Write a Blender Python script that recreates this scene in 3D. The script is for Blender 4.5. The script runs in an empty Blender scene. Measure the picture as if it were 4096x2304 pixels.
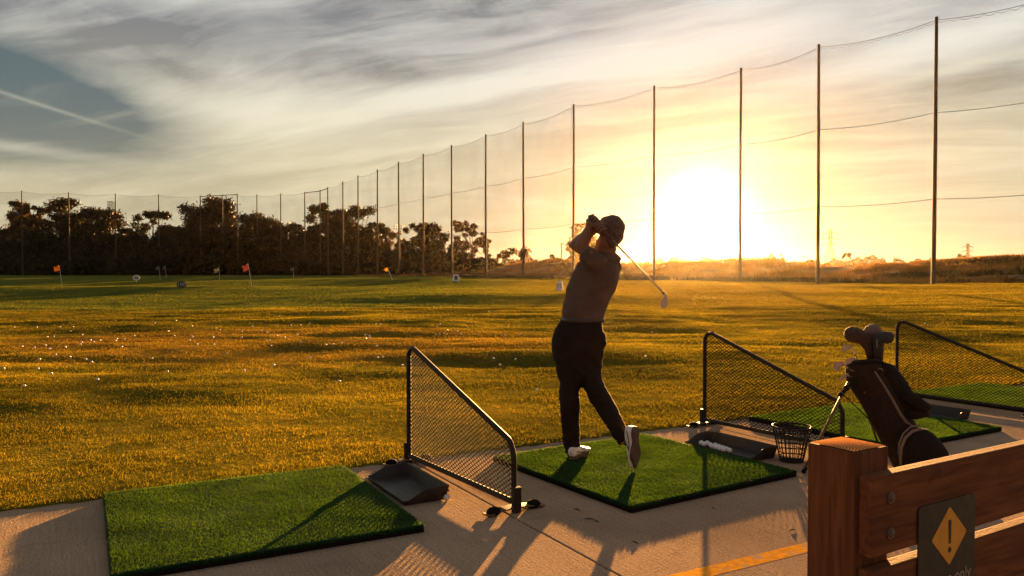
import bpy, bmesh, math, random
import numpy as np
from mathutils import Vector, Matrix, Quaternion, noise as mnoise

random.seed(11)
SC = bpy.context.scene
COL = SC.collection
R = math.radians

# ------------------------------------------------------------------ camera geometry (photo measured: eye 1.42 m above the slab)
F, CX, CY, HY, EYE = 3186.0, 2048.0, 1152.0, 1086.0, 1.42
PITCH = math.atan((CY - HY) / F)
cp, sp = math.cos(PITCH), math.sin(PITCH)

def ray(x, y):
    a, b = x - CX, CY - y
    return Vector((a, F * cp + b * sp, -F * sp + b * cp))

def ground(x, y, z=0.0):
    d = ray(x, y)
    return Vector((0, 0, EYE)) + d * ((z - EYE) / d.z)

def at(x, y, Y):
    d = ray(x, y)
    return Vector((0, 0, EYE)) + d * (Y / d.y)

DS = 4096 / 2576.0

# ------------------------------------------------------------------ scene objects
def tag(o, label=None, cat=None, group=None, kind=None):
    if label: o['label'] = label
    if cat: o['category'] = cat
    if group: o['group'] = group
    if kind: o['kind'] = kind
    return o

def thing(name, label, cat, loc=(0, 0, 0), rotz=0.0, group=None):
    o = bpy.data.objects.new(name, None)
    COL.objects.link(o)
    o.empty_display_size = 0.1
    o.location = loc
    o.rotation_euler = (0, 0, rotz)
    return tag(o, label, cat, group)

def link_mesh(name, me, m=None, parent=None):
    o = bpy.data.objects.new(name, me)
    COL.objects.link(o)
    if m is not None and not me.materials:
        me.materials.append(m)
    if parent is not None:
        o.parent = parent
    return o

def kids(o):
    return [c for c in COL.objects if c.parent == o]

def copy_tree(o, parent=None):
    c = o.copy()
    COL.objects.link(c)
    if parent is not None:
        c.parent = parent
    for ch in kids(o):
        copy_tree(ch, c)
    return c

def fillet(pts, rad, n=6, closed=False):
    out = []
    N = len(pts)
    for i, p in enumerate(pts):
        p = Vector(p)
        r_ = rad[i] if isinstance(rad, (list, tuple)) else rad
        if (not closed and i in (0, N - 1)) or r_ <= 0:
            out.append(p); continue
        a, b = Vector(pts[i - 1]), Vector(pts[(i + 1) % N])
        u, v = (a - p).normalized(), (b - p).normalized()
        ang = u.angle(v)
        t = min(r_ / math.tan(ang / 2), (a - p).length * .49, (b - p).length * .49)
        s, e = p + u * t, p + v * t
        bis = (u + v).normalized()
        c = p + bis * (t / math.cos(ang / 2))
        a0, a1 = s - c, e - c
        tot = a0.angle(a1)
        for k in range(n + 1):
            q = k / n
            out.append(c + (a0 * math.sin((1 - q) * tot) + a1 * math.sin(q * tot)) / max(1e-6, math.sin(tot)))
    return out

class MB:
    """collects shapes that end up as ONE mesh object"""
    def __init__(self):
        self.v, self.f, self.mi = [], [], []
        self.cur = 0
    def _add(self, vs, fs):
        b = len(self.v)
        self.v += [Vector(v) for v in vs]
        for f in fs:
            self.f.append([i + b for i in f]); self.mi.append(self.cur)
        return self
    def box(self, c, s, rz=0.0, mat=None):
        c = Vector(c); x, y, z = s[0] / 2, s[1] / 2, s[2] / 2
        M = mat if mat is not None else Matrix.Rotation(rz, 3, 'Z')
        vs = [c + M @ Vector((a * x, b * y, d * z)) for d in (-1, 1) for a, b in ((-1, -1), (1, -1), (1, 1), (-1, 1))]
        return self._add(vs, [(3, 2, 1, 0), (4, 5, 6, 7), (0, 1, 5, 4), (1, 2, 6, 5), (2, 3, 7, 6), (3, 0, 4, 7)])
    def rings(self, rs, caps=True, closed=False):
        n = len(rs[0])
        vs = [p for r_ in rs for p in r_]
        fs = []
        m = len(rs)
        for i in range(m if closed else m - 1):
            j = (i + 1) % m
            for k in range(n):
                l = (k + 1) % n
                fs.append((i * n + k, i * n + l, j * n + l, j * n + k))
        if caps and not closed:
            fs.append(tuple(range(n - 1, -1, -1)))
            fs.append(tuple((m - 1) * n + k for k in range(n)))
        return self._add(vs, fs)
    def tube(self, pts, r, seg=8, closed=False, caps=True, flat=1.0, ref=None):
        pts = [Vector(p) for p in pts]
        N = len(pts)
        rad = [r] * N if not isinstance(r, (list, tuple)) else r
        if N == 2 and not closed:
            t = (pts[1] - pts[0]).normalized()
        tang = []
        for i in range(N):
            a = pts[i - 1] if (i > 0 or closed) else pts[i]
            b = pts[(i + 1) % N] if (i < N - 1 or closed) else pts[i]
            d = b - a
            tang.append(d.normalized() if d.length > 1e-9 else Vector((0, 0, 1)))
        rf = Vector(ref) if ref is not None else (Vector((0, 0, 1)) if abs(tang[0].z) < .9 else Vector((1, 0, 0)))
        nrm = (rf - tang[0] * rf.dot(tang[0])).normalized()
        rs = []
        for i in range(N):
            t = tang[i]
            nrm = (nrm - t * nrm.dot(t))
            nrm = nrm.normalized() if nrm.length > 1e-6 else t.orthogonal().normalized()
            bn = t.cross(nrm)
            ri = rad[i]
            ra, rb = ri if isinstance(ri, (list, tuple)) else (ri, ri * flat)
            rs.append([pts[i] + nrm * (ra * math.cos(2 * math.pi * k / seg)) + bn * (rb * math.sin(2 * math.pi * k / seg)) for k in range(seg)])
        return self.rings(rs, caps, closed)
    def ell(self, c, s, M=None, nu=16, nv=10):
        c = Vector(c)
        M = M if M is not None else Matrix.Identity(3)
        rs = []
        for i in range(1, nv):
            th = math.pi * i / nv
            rs.append([c + M @ Vector((s[0] * math.sin(th) * math.cos(2 * math.pi * k / nu), s[1] * math.sin(th) * math.sin(2 * math.pi * k / nu), -s[2] * math.cos(th))) for k in range(nu)])
        b = len(self.v)
        self.rings(rs, caps=False)
        self.v += [c + M @ Vector((0, 0, -s[2])), c + M @ Vector((0, 0, s[2]))]
        lo, hi = len(self.v) - 2, len(self.v) - 1
        last = b + (nv - 2) * nu
        for k in range(nu):
            l = (k + 1) % nu
            self.f.append([b + l, b + k, lo]); self.mi.append(self.cur)
            self.f.append([last + k, last + l, hi]); self.mi.append(self.cur)
        return self
    def prism(self, poly, d, M=None):
        """poly: 3-D points of a flat outline, pushed by vector d"""
        n = len(poly)
        P = [Vector(p) for p in poly]
        d = Vector(d)
        vs = P + [p + d for p in P]
        fs = [tuple(range(n - 1, -1, -1)), tuple(range(n, 2 * n))]
        fs += [(i, (i + 1) % n, n + (i + 1) % n, n + i) for i in range(n)]
        return self._add(vs, fs)
    def mesh(self, name, smooth=False, org=None, bevel=0, fix=True):
        me = bpy.data.meshes.new(name)
        o = Vector(org) if org is not None else Vector((0, 0, 0))
        me.from_pydata([tuple(v - o) for v in self.v], [], self.f)
        if any(self.mi):
            me.polygons.foreach_set('material_index', self.mi)
        if fix:
            bm = bmesh.new(); bm.from_mesh(me)
            if bevel:
                bmesh.ops.bevel(bm, geom=[e for e in bm.edges if len(e.link_faces) == 2 and e.calc_face_angle(0) > .6], offset=bevel, segments=2, affect='EDGES', profile=.6)
            bmesh.ops.recalc_face_normals(bm, faces=bm.faces)
            bm.to_mesh(me); bm.free()
        if smooth:
            me.polygons.foreach_set('use_smooth', [True] * len(me.polygons))
            if smooth is not True:
                me.set_sharp_from_angle(angle=smooth)
        me.update()
        return me
    def build(self, name, mats, parent=None, smooth=False, org=None, bevel=0):
        me = self.mesh(name, smooth, org, bevel)
        for m in (mats if isinstance(mats, (list, tuple)) else [mats]):
            me.materials.append(m)
        return link_mesh(name, me, None, parent)

def np_mesh(name, V, nper, m, parent=None, smooth=False):
    """V: (N*nper,3) vertices, N separate polygons of nper corners each"""
    V = np.ascontiguousarray(V, dtype=np.float32).reshape(-1, 3)
    n = len(V); N = n // nper
    me = bpy.data.meshes.new(name)
    me.vertices.add(n); me.vertices.foreach_set('co', V.ravel())
    me.loops.add(n); me.loops.foreach_set('vertex_index', np.arange(n, dtype=np.int32))
    me.polygons.add(N)
    me.polygons.foreach_set('loop_start', np.arange(0, n, nper, dtype=np.int32))
    me.polygons.foreach_set('loop_total', np.full(N, nper, dtype=np.int32))
    me.update(calc_edges=True)
    me.materials.append(m)
    return link_mesh(name, me, None, parent)

def grid_mesh(name, P, m):
    """P: (rows, cols, 3)"""
    r_, c_, _ = P.shape
    me = bpy.data.meshes.new(name)
    idx = np.arange(r_ * c_).reshape(r_, c_)
    q = np.stack([idx[:-1, :-1], idx[:-1, 1:], idx[1:, 1:], idx[1:, :-1]], -1).reshape(-1, 4)
    me.vertices.add(r_ * c_); me.vertices.foreach_set('co', P.astype(np.float32).ravel())
    me.loops.add(q.size); me.loops.foreach_set('vertex_index', q.astype(np.int32).ravel())
    me.polygons.add(len(q))
    me.polygons.foreach_set('loop_start', np.arange(0, q.size, 4, dtype=np.int32))
    me.polygons.foreach_set('loop_total', np.full(len(q), 4, dtype=np.int32))
    me.polygons.foreach_set('use_smooth', np.ones(len(q), dtype=bool))
    me.update(calc_edges=True)
    me.materials.append(m)
    return link_mesh(name, me)

def text_mesh(txt, size, depth=0.002, spacing=1.0):
    cu = bpy.data.curves.new('lettering', 'FONT')
    cu.body = txt; cu.size = size; cu.extrude = depth; cu.align_x = 'CENTER'; cu.align_y = 'CENTER'
    cu.space_character = spacing
    o = bpy.data.objects.new('lettering_tmp', cu)
    COL.objects.link(o)
    dg = bpy.context.evaluated_depsgraph_get()
    me = bpy.data.meshes.new_from_object(o.evaluated_get(dg))
    bpy.data.objects.remove(o); bpy.data.curves.remove(cu)
    return me

# ------------------------------------------------------------------ numpy value noise
def _hash(i, j, seed):
    n = (i.astype(np.int64) * 374761393 + j.astype(np.int64) * 668265263 + seed * 1274126177) & 0xffffffff
    n = ((n ^ (n >> 13)) * 1274126177) & 0xffffffff
    return ((n ^ (n >> 16)) & 0xffff) / 65535.0

def vnoise(x, y, seed=0):
    x = np.asarray(x, dtype=float); y = np.asarray(y, dtype=float)
    i, j = np.floor(x), np.floor(y)
    u, v = x - i, y - j
    u = u * u * u * (u * (u * 6 - 15) + 10); v = v * v * v * (v * (v * 6 - 15) + 10)
    a, b = _hash(i, j, seed), _hash(i + 1, j, seed)
    c, d = _hash(i, j + 1, seed), _hash(i + 1, j + 1, seed)
    return (a * (1 - u) + b * u) * (1 - v) + (c * (1 - u) + d * u) * v - .5

def sstep(x, a, b):
    t = np.clip((x - a) / (b - a), 0, 1)
    return t * t * (3 - 2 * t)

# ------------------------------------------------------------------ materials
class NT:
    def __init__(self, nt):
        self.nt = nt
    def node(self, typ, **kw):
        n = self.nt.nodes.new(typ)
        for k, v in kw.items():
            setattr(n, k, v)
        return n
    def put(self, sock, v):
        if isinstance(v, bpy.types.NodeSocket):
            self.nt.links.new(v, sock)
        elif v is not None:
            if sock.type == 'RGBA' and not isinstance(v, (int, float)):
                v = tuple(v) + ((1,) if len(v) == 3 else ())
            elif sock.type == 'RGBA':
                v = (v, v, v, 1)
            sock.default_value = v
    def m(self, op, a, b=None, c=None, clamp=False):
        n = self.node('ShaderNodeMath', operation=op, use_clamp=clamp)
        self.put(n.inputs[0], a)
        if b is not None: self.put(n.inputs[1], b)
        if c is not None: self.put(n.inputs[2], c)
        return n.outputs[0]
    def vm(self, op, a, b=None):
        n = self.node('ShaderNodeVectorMath', operation=op)
        self.put(n.inputs[0], a)
        if b is not None:
            if op == 'SCALE': self.put(n.inputs[3], b)
            else: self.put(n.inputs[1], b)
        return n.outputs['Value' if op in ('DOT_PRODUCT', 'LENGTH', 'DISTANCE') else 'Vector']
    def mix(self, f, a, b, blend='MIX', clamp=False):
        n = self.node('ShaderNodeMix', data_type='RGBA', blend_type=blend)
        n.clamp_result = clamp
        self.put(n.inputs[0], f); self.put(n.inputs[6], a); self.put(n.inputs[7], b)
        return n.outputs[2]
    def ss(self, x, a, b, lo=0.0, hi=1.0):
        n = self.node('ShaderNodeMapRange', interpolation_type='SMOOTHSTEP')
        self.put(n.inputs[0], x); n.inputs[1].default_value = a; n.inputs[2].default_value = b
        n.inputs[3].default_value = lo; n.inputs[4].default_value = hi
        return n.outputs[0]
    def xyz(self, v):
        n = self.node('ShaderNodeSeparateXYZ'); self.put(n.inputs[0], v)
        return n.outputs
    def vec(self, x, y, z):
        n = self.node('ShaderNodeCombineXYZ')
        for s, v in zip(n.inputs, (x, y, z)): self.put(s, v)
        return n.outputs[0]
    def noise(self, v, scale, detail=3, rough=.55, dist=0.0, dim='3D'):
        n = self.node('ShaderNodeTexNoise', noise_dimensions=dim)
        if v is not None: self.put(n.inputs['Vector'], v)
        n.inputs['Scale'].default_value = scale; n.inputs['Detail'].default_value = detail
        n.inputs['Roughness'].default_value = rough; n.inputs['Distortion'].default_value = dist
        return n.outputs['Fac']
    def pos(self):
        return self.node('ShaderNodeNewGeometry').outputs['Position']
    def objc(self):
        return self.node('ShaderNodeTexCoord').outputs['Object']

MATS = {}
def new_mat(name):
    m = bpy.data.materials.new(name); m.use_nodes = True
    nt = m.node_tree; nt.nodes.clear()
    g = NT(nt)
    out = g.node('ShaderNodeOutputMaterial')
    MATS[name] = m
    return m, g, out

def surf(name, c1, c2=None, rough=.6, scale=12, stretch=(1, 1, 1), bump=0.0, bscale=None, metal=0.0, spec=.5, detail=4, c3=None, spots=None, bdist=.01):
    """two-tone noise material on object coordinates, with a fine bump"""
    m, g, out = new_mat(name)
    b = g.node('ShaderNodeBsdfPrincipled')
    v = g.vm('MULTIPLY', g.objc(), stretch)
    c2 = c2 or tuple(x * .7 for x in c1)
    f = g.ss(g.noise(v, scale, detail), .3, .7)
    col = g.mix(f, c1, c2)
    if c3:
        col = g.mix(g.ss(g.noise(v, scale * .3, 3, .6), .52, .7), col, c3)
    g.put(b.inputs['Base Color'], col)
    rr = g.m('ADD', g.m('MULTIPLY', g.noise(v, scale * 1.7, 3), .3), rough - .15)
    g.put(b.inputs['Roughness'], rr)
    b.inputs['Metallic'].default_value = metal
    b.inputs['Specular IOR Level'].default_value = spec
    if bump:
        bp = g.node('ShaderNodeBump'); bp.inputs['Strength'].default_value = bump; bp.inputs['Distance'].default_value = bdist
        g.put(bp.inputs['Height'], g.noise(v, bscale or scale * 4, 4, .6))
        g.put(b.inputs['Normal'], bp.outputs[0])
    g.nt.links.new(b.outputs[0], out.inputs[0])
    return m

def leaf_mat(name, c1, c2, trans=.35, scale=.25, tc=None, rough=.55):
    m, g, out = new_mat(name)
    p = g.pos()
    col = g.mix(g.ss(g.noise(p, scale, 3), .35, .65), c1, c2)
    d = g.node('ShaderNodeBsdfPrincipled'); g.put(d.inputs['Base Color'], col); d.inputs['Roughness'].default_value = rough
    d.inputs['Specular IOR Level'].default_value = .08
    t = g.node('ShaderNodeBsdfTranslucent'); g.put(t.inputs[0], g.mix(1.0, col, tc or (1.3, 1.1, .5), 'MULTIPLY'))
    mx = g.node('ShaderNodeMixShader'); mx.inputs[0].default_value = trans
    g.nt.links.new(d.outputs[0], mx.inputs[1]); g.nt.links.new(t.outputs[0], mx.inputs[2])
    g.nt.links.new(mx.outputs[0], out.inputs[0])
    return m
# ------------------------------------------------------------------ render settings, camera, light
SUN_AZ, SUN_EL = R(13.52), R(3.97)
SUNV = Vector((math.sin(SUN_AZ) * math.cos(SUN_EL), math.cos(SUN_AZ) * math.cos(SUN_EL), math.sin(SUN_EL)))
SC.render.engine = 'CYCLES'
SC.cycles.use_denoising = True
SC.cycles.max_bounces = 5
SC.cycles.diffuse_bounces = 2
SC.cycles.glossy_bounces = 2
SC.cycles.transmission_bounces = 2
SC.cycles.volume_bounces = 0
SC.cycles.transparent_max_bounces = 24
SC.cycles.sample_clamp_indirect = 4
SC.view_settings.view_transform = 'Standard'
SC.view_settings.look = 'None'
SC.view_settings.exposure = 3.32
SC.view_settings.gamma = 1.0

cam = bpy.data.cameras.new('camera')
cam.sensor_width = 36.0
cam.lens = 36.0 * F / 4096.0
cam.clip_start = 0.05
cam.clip_end = 5000
co = bpy.data.objects.new('camera', cam)
COL.objects.link(co)
co.location = (0, 0, EYE)
co.rotation_euler = (R(90) - PITCH, 0, 0)
SC.camera = co

sl = bpy.data.lights.new('sun', 'SUN')
sl.energy = 5.0
sl.angle = R(0.5)
sl.color = (1.0, .50, .15)
so = bpy.data.objects.new('sun', sl)
COL.objects.link(so)
so.location = SUNV * 60
so.rotation_euler = SUNV.to_track_quat('Z', 'Y').to_euler()

W = bpy.data.worlds.new('World')
SC.world = W
W.use_nodes = True
W.node_tree.nodes.clear()
g = NT(W.node_tree)
sky = g.node('ShaderNodeTexSky', sky_type='NISHITA')
sky.sun_disc = False
sky.sun_elevation = SUN_EL
sky.sun_rotation = SUN_AZ
sky.air_density = 1.2; sky.dust_density = 2.5; sky.ozone_density = 1.5
d = g.node('ShaderNodeTexCoord').outputs['Generated']
dx, dy, dz = g.xyz(d)
el = g.m('MULTIPLY', g.m('ARCSINE', g.m('MINIMUM', g.m('MAXIMUM', dz, -1.0), 1.0)), 57.2958)
az = g.m('MULTIPLY', g.m('ARCTAN2', dx, dy), 57.2958)
cosS = g.vm('DOT_PRODUCT', d, tuple(SUNV))
ang = g.m('MULTIPLY', g.m('ARCCOSINE', g.m('MINIMUM', cosS, 0.999999)), 57.2958)

# cirrus sheet: directions projected to a high layer, streaks running toward azimuth about -14 degrees
den = g.m('ADD', g.m('MAXIMUM', dz, 0.0), 0.10)
px = g.m('DIVIDE', dx, den); py = g.m('DIVIDE', dy, den)
ca, sa = math.cos(R(64)), math.sin(R(64))
su = g.m('ADD', g.m('MULTIPLY', px, ca), g.m('MULTIPLY', py, sa))       # across the streaks
sv = g.m('SUBTRACT', g.m('MULTIPLY', py, ca), g.m('MULTIPLY', px, sa))  # along the streaks
warpn = g.noise(g.vec(px, py, 3.1), .55, 3)
su2 = g.m('ADD', su, g.m('MULTIPLY', g.m('SUBTRACT', warpn, .5), .9))
n1 = g.noise(g.vec(g.m('MULTIPLY', su2, 1.0), g.m('MULTIPLY', sv, .26), 0.0), 1.3, 6, .55, .0)
n2 = g.noise(g.vec(g.m('MULTIPLY', su2, 2.2), g.m('MULTIPLY', sv, .50), 5.0), 1.9, 9, .60, .35)
n3 = g.noise(g.vec(px, py, 9.0), .8, 4, .5, .2)
n4 = g.noise(g.vec(px, py, 14.0), 2.6, 9, .68, .6)

def blob(a0, e0, wa, we, rot=0.0, warp=.35):
    """a soft cloud or gap of the sky, centred on a compass azimuth and elevation (degrees)"""
    c_, s_ = math.cos(R(rot)), math.sin(R(rot))
    A = g.m('SUBTRACT', az, a0); E = g.m('SUBTRACT', el, e0)
    u = g.m('DIVIDE', g.m('ADD', g.m('MULTIPLY', A, c_), g.m('MULTIPLY', E, s_)), wa)
    v = g.m('DIVIDE', g.m('SUBTRACT', g.m('MULTIPLY', E, c_), g.m('MULTIPLY', A, s_)), we)
    r2 = g.m('ADD', g.m('MULTIPLY', u, u), g.m('MULTIPLY', v, v))
    r2 = g.m('ADD', r2, g.m('MULTIPLY', g.m('SUBTRACT', n2, .5), warp * 4))
    r2 = g.m('ADD', r2, g.m('MULTIPLY', g.m('SUBTRACT', n4, .5), warp * 3))
    return g.m('EXPONENT', g.m('MULTIPLY', r2, -1.0))

# bright veil of cloud, grey undersides, blue gaps
gap = g.m('ADD', blob(-30.5, 10.6, 8.0, 2.5, -16, .22), g.m('MULTIPLY', blob(-34, 7.6, 6.5, 1.5, -5, .22), .55), clamp=True)
gap = g.m('MAXIMUM', gap, g.m('MULTIPLY', blob(-36, 14.0, 4.5, 2.2, -25, .25), .75))
grey = g.m('ADD', blob(-9.6, 14.0, 6.5, 1.25, 4, .3), blob(-3, 18.0, 10, 1.9, 3, .3), clamp=True)
grey = g.m('MAXIMUM', grey, g.m('MULTIPLY', blob(-26.5, 15.4, 6, 2.0, 8, .35), .8))
grey = g.m('MAXIMUM', grey, g.m('MULTIPLY', blob(-22.3, 12.9, 3.2, .9, -12, .3), .9))
grey = g.m('MAXIMUM', grey, g.m('MULTIPLY', blob(32, 12.0, 8, 1.3, 10, .3), .9))
grey = g.m('MAXIMUM', grey, g.m('MULTIPLY', blob(24, 9.6, 9, .7, 9, .3), .6))
lite = g.m('ADD', blob(12, 15.8, 12, 2.2, 12, .35), g.m('MULTIPLY', blob(-17, 10.2, 8.5, 1.9, 4, .35), .9), clamp=True)
lite = g.m('MAXIMUM', lite, g.m('MULTIPLY', blob(-4.5, 12.4, 7, 1.0, 8, .3), .9))
lite = g.m('MAXIMUM', lite, g.m('MULTIPLY', blob(-22, 17.6, 7, .8, 6, .3), .5))
lite = g.m('MAXIMUM', lite, g.m('MULTIPLY', blob(25, 13.4, 9, .8, 10, .3), .7))
bright = g.m('ADD', g.m('MULTIPLY', g.ss(n1, .32, .68), .38), g.m('MULTIPLY', g.m('SUBTRACT', g.ss(n2, .34, .68), .35), .40))
bright = g.m('ADD', bright, g.m('ADD', g.m('MULTIPLY', lite, .55), .18))
bright = g.m('SUBTRACT', bright, g.m('MULTIPLY', grey, .38))
bright = g.m('ADD', bright, g.m('MULTIPLY', g.m('SUBTRACT', n4, .5), .55))
near = g.m('EXPONENT', g.m('MULTIPLY', ang, -1 / 16.0))
bright = g.m('ADD', bright, g.m('MULTIPLY', near, .25), clamp=True)

high = g.ss(el, 6.0, 17.0)
greyc = g.mix(high, (.54, .48, .32), (.225, .235, .245))
litec = g.mix(high, (.86, .78, .54), (.84, .83, .76))
cloud = g.mix(bright, greyc, litec)
clear = g.mix(.5, g.vm('SCALE', sky.outputs[0], 1.0), g.mix(g.ss(el, 2, 14), (.30, .30, .24), (.075, .125, .155)))
bluec = g.mix(g.ss(el, 3, 13), (.24, .27, .25), (.115, .185, .215))
clear = g.mix(.3, bluec, g.vm('SCALE', sky.outputs[0], .06))
op = g.m('SUBTRACT', 1.0, g.m('MULTIPLY', gap, 1.7), clamp=True)
op = g.m('MAXIMUM', op, g.ss(n2, .52, .88, 0, .4))
skyc = g.mix(op, clear, cloud)
# warm low air
low = g.m('EXPONENT', g.m('MULTIPLY', g.m('MAXIMUM', el, 0.0), -1 / 3.6))
warm = g.mix(g.m('EXPONENT', g.m('MULTIPLY', ang, -1 / 20.0)), (.64, .53, .30), (.80, .70, .42))
skyc = g.mix(g.m('MULTIPLY', low, .8), skyc, warm)
# contrail streaks
def trail(a0, e0, L, w, rot, s):
    b_ = blob(a0, e0, L, w, rot, .06)
    return g.m('MULTIPLY', b_, s)
tr = trail(-31.0, 10.3, 5.0, .12, -14.5, .22)
for q in ((2.0, 4.9, 9, .22, -9.5, .35), (-3.5, 3.6, 5, .18, -6, .25), (16, 10.1, 8.5, .28, 5.5, .4), (27, 12.2, 9, .35, 9, .35), (30, 6.3, 9, .3, 3, .25), (-33, 7.6, 6, .35, -4, .35)):
    tr = g.m('ADD', tr, trail(*q))
skyc = g.mix(tr, skyc, (.95, .88, .66), clamp=False)
# aureole of the low sun behind thin cloud
def fall(w, p=1.0):
    q = g.m('DIVIDE', ang, w)
    if p != 1.0: q = g.m('POWER', q, p)
    return g.m('EXPONENT', g.m('MULTIPLY', q, -1.0))
for w, p, c in ((1.95, 2.2, (4, 3.9, 3.6)), (4.0, 1.7, (.22, .22, .20))):
    skyc = g.vm('ADD', skyc, g.vm('SCALE', c, fall(w, p)))
# the sky away from the sunset is dimmer and bluer; nothing bright below the horizon
back = g.ss(dy, -.25, .35)
skyc = g.mix(back, (.36, .325, .30), skyc)
up = g.ss(el, 20, 42)
skyc = g.mix(up, skyc, (.27, .275, .29))
skyc = g.mix(g.ss(dz, -.06, -.005), (.06, .05, .035), skyc)
bg = g.node('ShaderNodeBackground')
g.put(bg.inputs[0], skyc)
bg.inputs[1].default_value = 0.10
wo = g.node('ShaderNodeOutputWorld')
g.nt.links.new(bg.outputs[0], wo.inputs[0])
W.cycles.sampling_method = 'MANUAL'
W.cycles.sample_map_resolution = 512
# ------------------------------------------------------------------ materials of the place
def grass_colour(g):
    p = g.pos()
    x, y, z = g.xyz(p)
    big = g.noise(p, .13, 4, .6)
    mid = g.noise(p, .7, 4, .6)
    fine = g.noise(p, 7.0, 3, .6)
    c = g.mix(g.ss(mid, .36, .64), (.22, .165, .016), (.118, .105, .011))
    c = g.mix(g.ss(big, .40, .60), c, (.080, .070, .010))
    # dry reddish patch out on the left, and worn earth along the slab edge
    q = g.m('ADD', g.m('POWER', g.m('ABSOLUTE', g.m('DIVIDE', g.m('ADD', x, 4.6), 6.4)), 2.0), g.m('POWER', g.m('ABSOLUTE', g.m('DIVIDE', g.m('SUBTRACT', y, 16.0), 4.6)), 2.0))
    q = g.m('ADD', q, g.m('MULTIPLY', g.m('SUBTRACT', mid, .5), 1.6))
    c = g.mix(g.ss(q, 1.25, .35, 0, .5), c, (.17, .092, .020))
    # mown green beyond about 33 m
    far = g.ss(g.m('ADD', g.m('ADD', y, g.m('MULTIPLY', x, -.12)), g.m('MULTIPLY', g.m('SUBTRACT', big, .5), 14)), 31, 36)
    gr = g.mix(g.ss(mid, .35, .65), (.070, .092, .018), (.100, .108, .020))
    gr = g.mix(g.ss(x, -8, 10), gr, (.19, .145, .016))  # sunlit gold painted into the turf colour toward the right
    c = g.mix(far, c, gr)
    return g.mix(g.ss(fine, .25, .75), g.vm('SCALE', c, .72), g.vm('SCALE', c, 1.18)), p, far

def m_ground():
    m, g, out = new_mat('field_ground')
    col, p, far = grass_colour(g)
    b = g.node('ShaderNodeBsdfDiffuse')
    g.put(b.inputs['Color'], col)
    bp = g.node('ShaderNodeBump'); bp.inputs['Strength'].default_value = 1.0; bp.inputs['Distance'].default_value = .03
    g.put(bp.inputs['Height'], g.m('ADD', g.noise(p, 9, 5, .65), g.noise(p, 40, 2, .6)))
    g.put(b.inputs['Normal'], bp.outputs[0])
    g.nt.links.new(b.outputs[0], out.inputs[0])
    return m

def m_blades():
    m, g, out = new_mat('grass_blade')
    col, p, far = grass_colour(g)
    d_ = g.node('ShaderNodeBsdfDiffuse'); g.put(d_.inputs[0], g.vm('SCALE', col, .9))
    t = g.node('ShaderNodeBsdfTranslucent'); g.put(t.inputs[0], g.mix(1.0, col, (1.15, 1.05, .40), 'MULTIPLY'))
    mx = g.node('ShaderNodeMixShader'); mx.inputs[0].default_value = .45
    g.nt.links.new(d_.outputs[0], mx.inputs[1]); g.nt.links.new(t.outputs[0], mx.inputs[2])
    g.nt.links.new(mx.outputs[0], out.inputs[0])
    return m

def m_concrete():
    m, g, out = new_mat('broom_concrete')
    p = g.objc()
    sx, sy, sz = g.xyz(p)
    broom = g.noise(g.vec(g.m('MULTIPLY', sx, 75.0), g.m('MULTIPLY', sy, 3.0), 0.0), 1.0, 4, .65)
    sand = g.noise(p, 85, 4, .75)
    big = g.noise(p, 1.1, 5, .6)
    st = g.noise(g.vm('MULTIPLY', p, (1.0, 3.5, 1.0)), 2.3, 6, .65)
    c = g.mix(g.ss(big, .3, .7), (.45, .325, .215), (.335, .24, .16))
    c = g.mix(g.ss(st, .56, .78, 0, .55), c, (.17, .125, .10))
    c = g.mix(g.ss(sand, .30, .70, 0, 1), g.vm('SCALE', c, .62), g.vm('SCALE', c, 1.2))
    c = g.mix(g.ss(broom, .35, .65, .0, .35), c, g.vm('SCALE', c, .6))
    c = g.mix(g.ss(g.noise(g.vm('ADD', p, (7, 3, 0)), 3.2, 5, .7), .60, .70, 0, .45), c, (.16, .115, .09))
    b = g.node('ShaderNodeBsdfDiffuse'); g.put(b.inputs['Color'], c)
    bp = g.node('ShaderNodeBump'); bp.inputs['Strength'].default_value = 1.0; bp.inputs['Distance'].default_value = .0075
    g.put(bp.inputs['Height'], g.m('ADD', g.m('MULTIPLY', broom, .9), g.m('MULTIPLY', g.noise(p, 60, 5, .75), 1.5)))
    g.put(b.inputs['Normal'], bp.outputs[0])
    g.nt.links.new(b.outputs[0], out.inputs[0])
    return m

M_GROUND, M_BLADE, M_CONC = m_ground(), m_blades(), m_concrete()
M_JOINT = surf('joint_filler', (.05, .04, .035), rough=.9)
M_LINE = surf('yellow_paint', (.80, .36, .03), (.55, .26, .04), rough=1.0, spec=.0, scale=30, bump=.6, bscale=120, c3=(.40, .30, .2), bdist=.004)
M_HILL = surf('dry_hill', (.22, .13, .042), (.13, .085, .026), rough=.95, scale=.25, bump=1.0, bscale=2.5, c3=(.06, .05, .018), bdist=.4)
M_DRY = leaf_mat('dry_grass', (.24, .14, .04), (.12, .075, .022), .35, .15, (1.1, .9, .6))
M_BANK_SHADE = leaf_mat('shaded_bank', (.035, .030, .012), (.06, .045, .015), .15, .3)  # shade of the low grass bank, put into the tuft colour

# ------------------------------------------------------------------ slab axes
PA = R(29.2)
PO = Vector((-.768, 5.966, 0))
PE, PN = Vector((math.cos(PA), math.sin(PA), 0)), Vector((-math.sin(PA), math.cos(PA), 0))

def slab_n(x, y):
    return (x - PO.x) * PN.x + (y - PO.y) * PN.y

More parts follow.
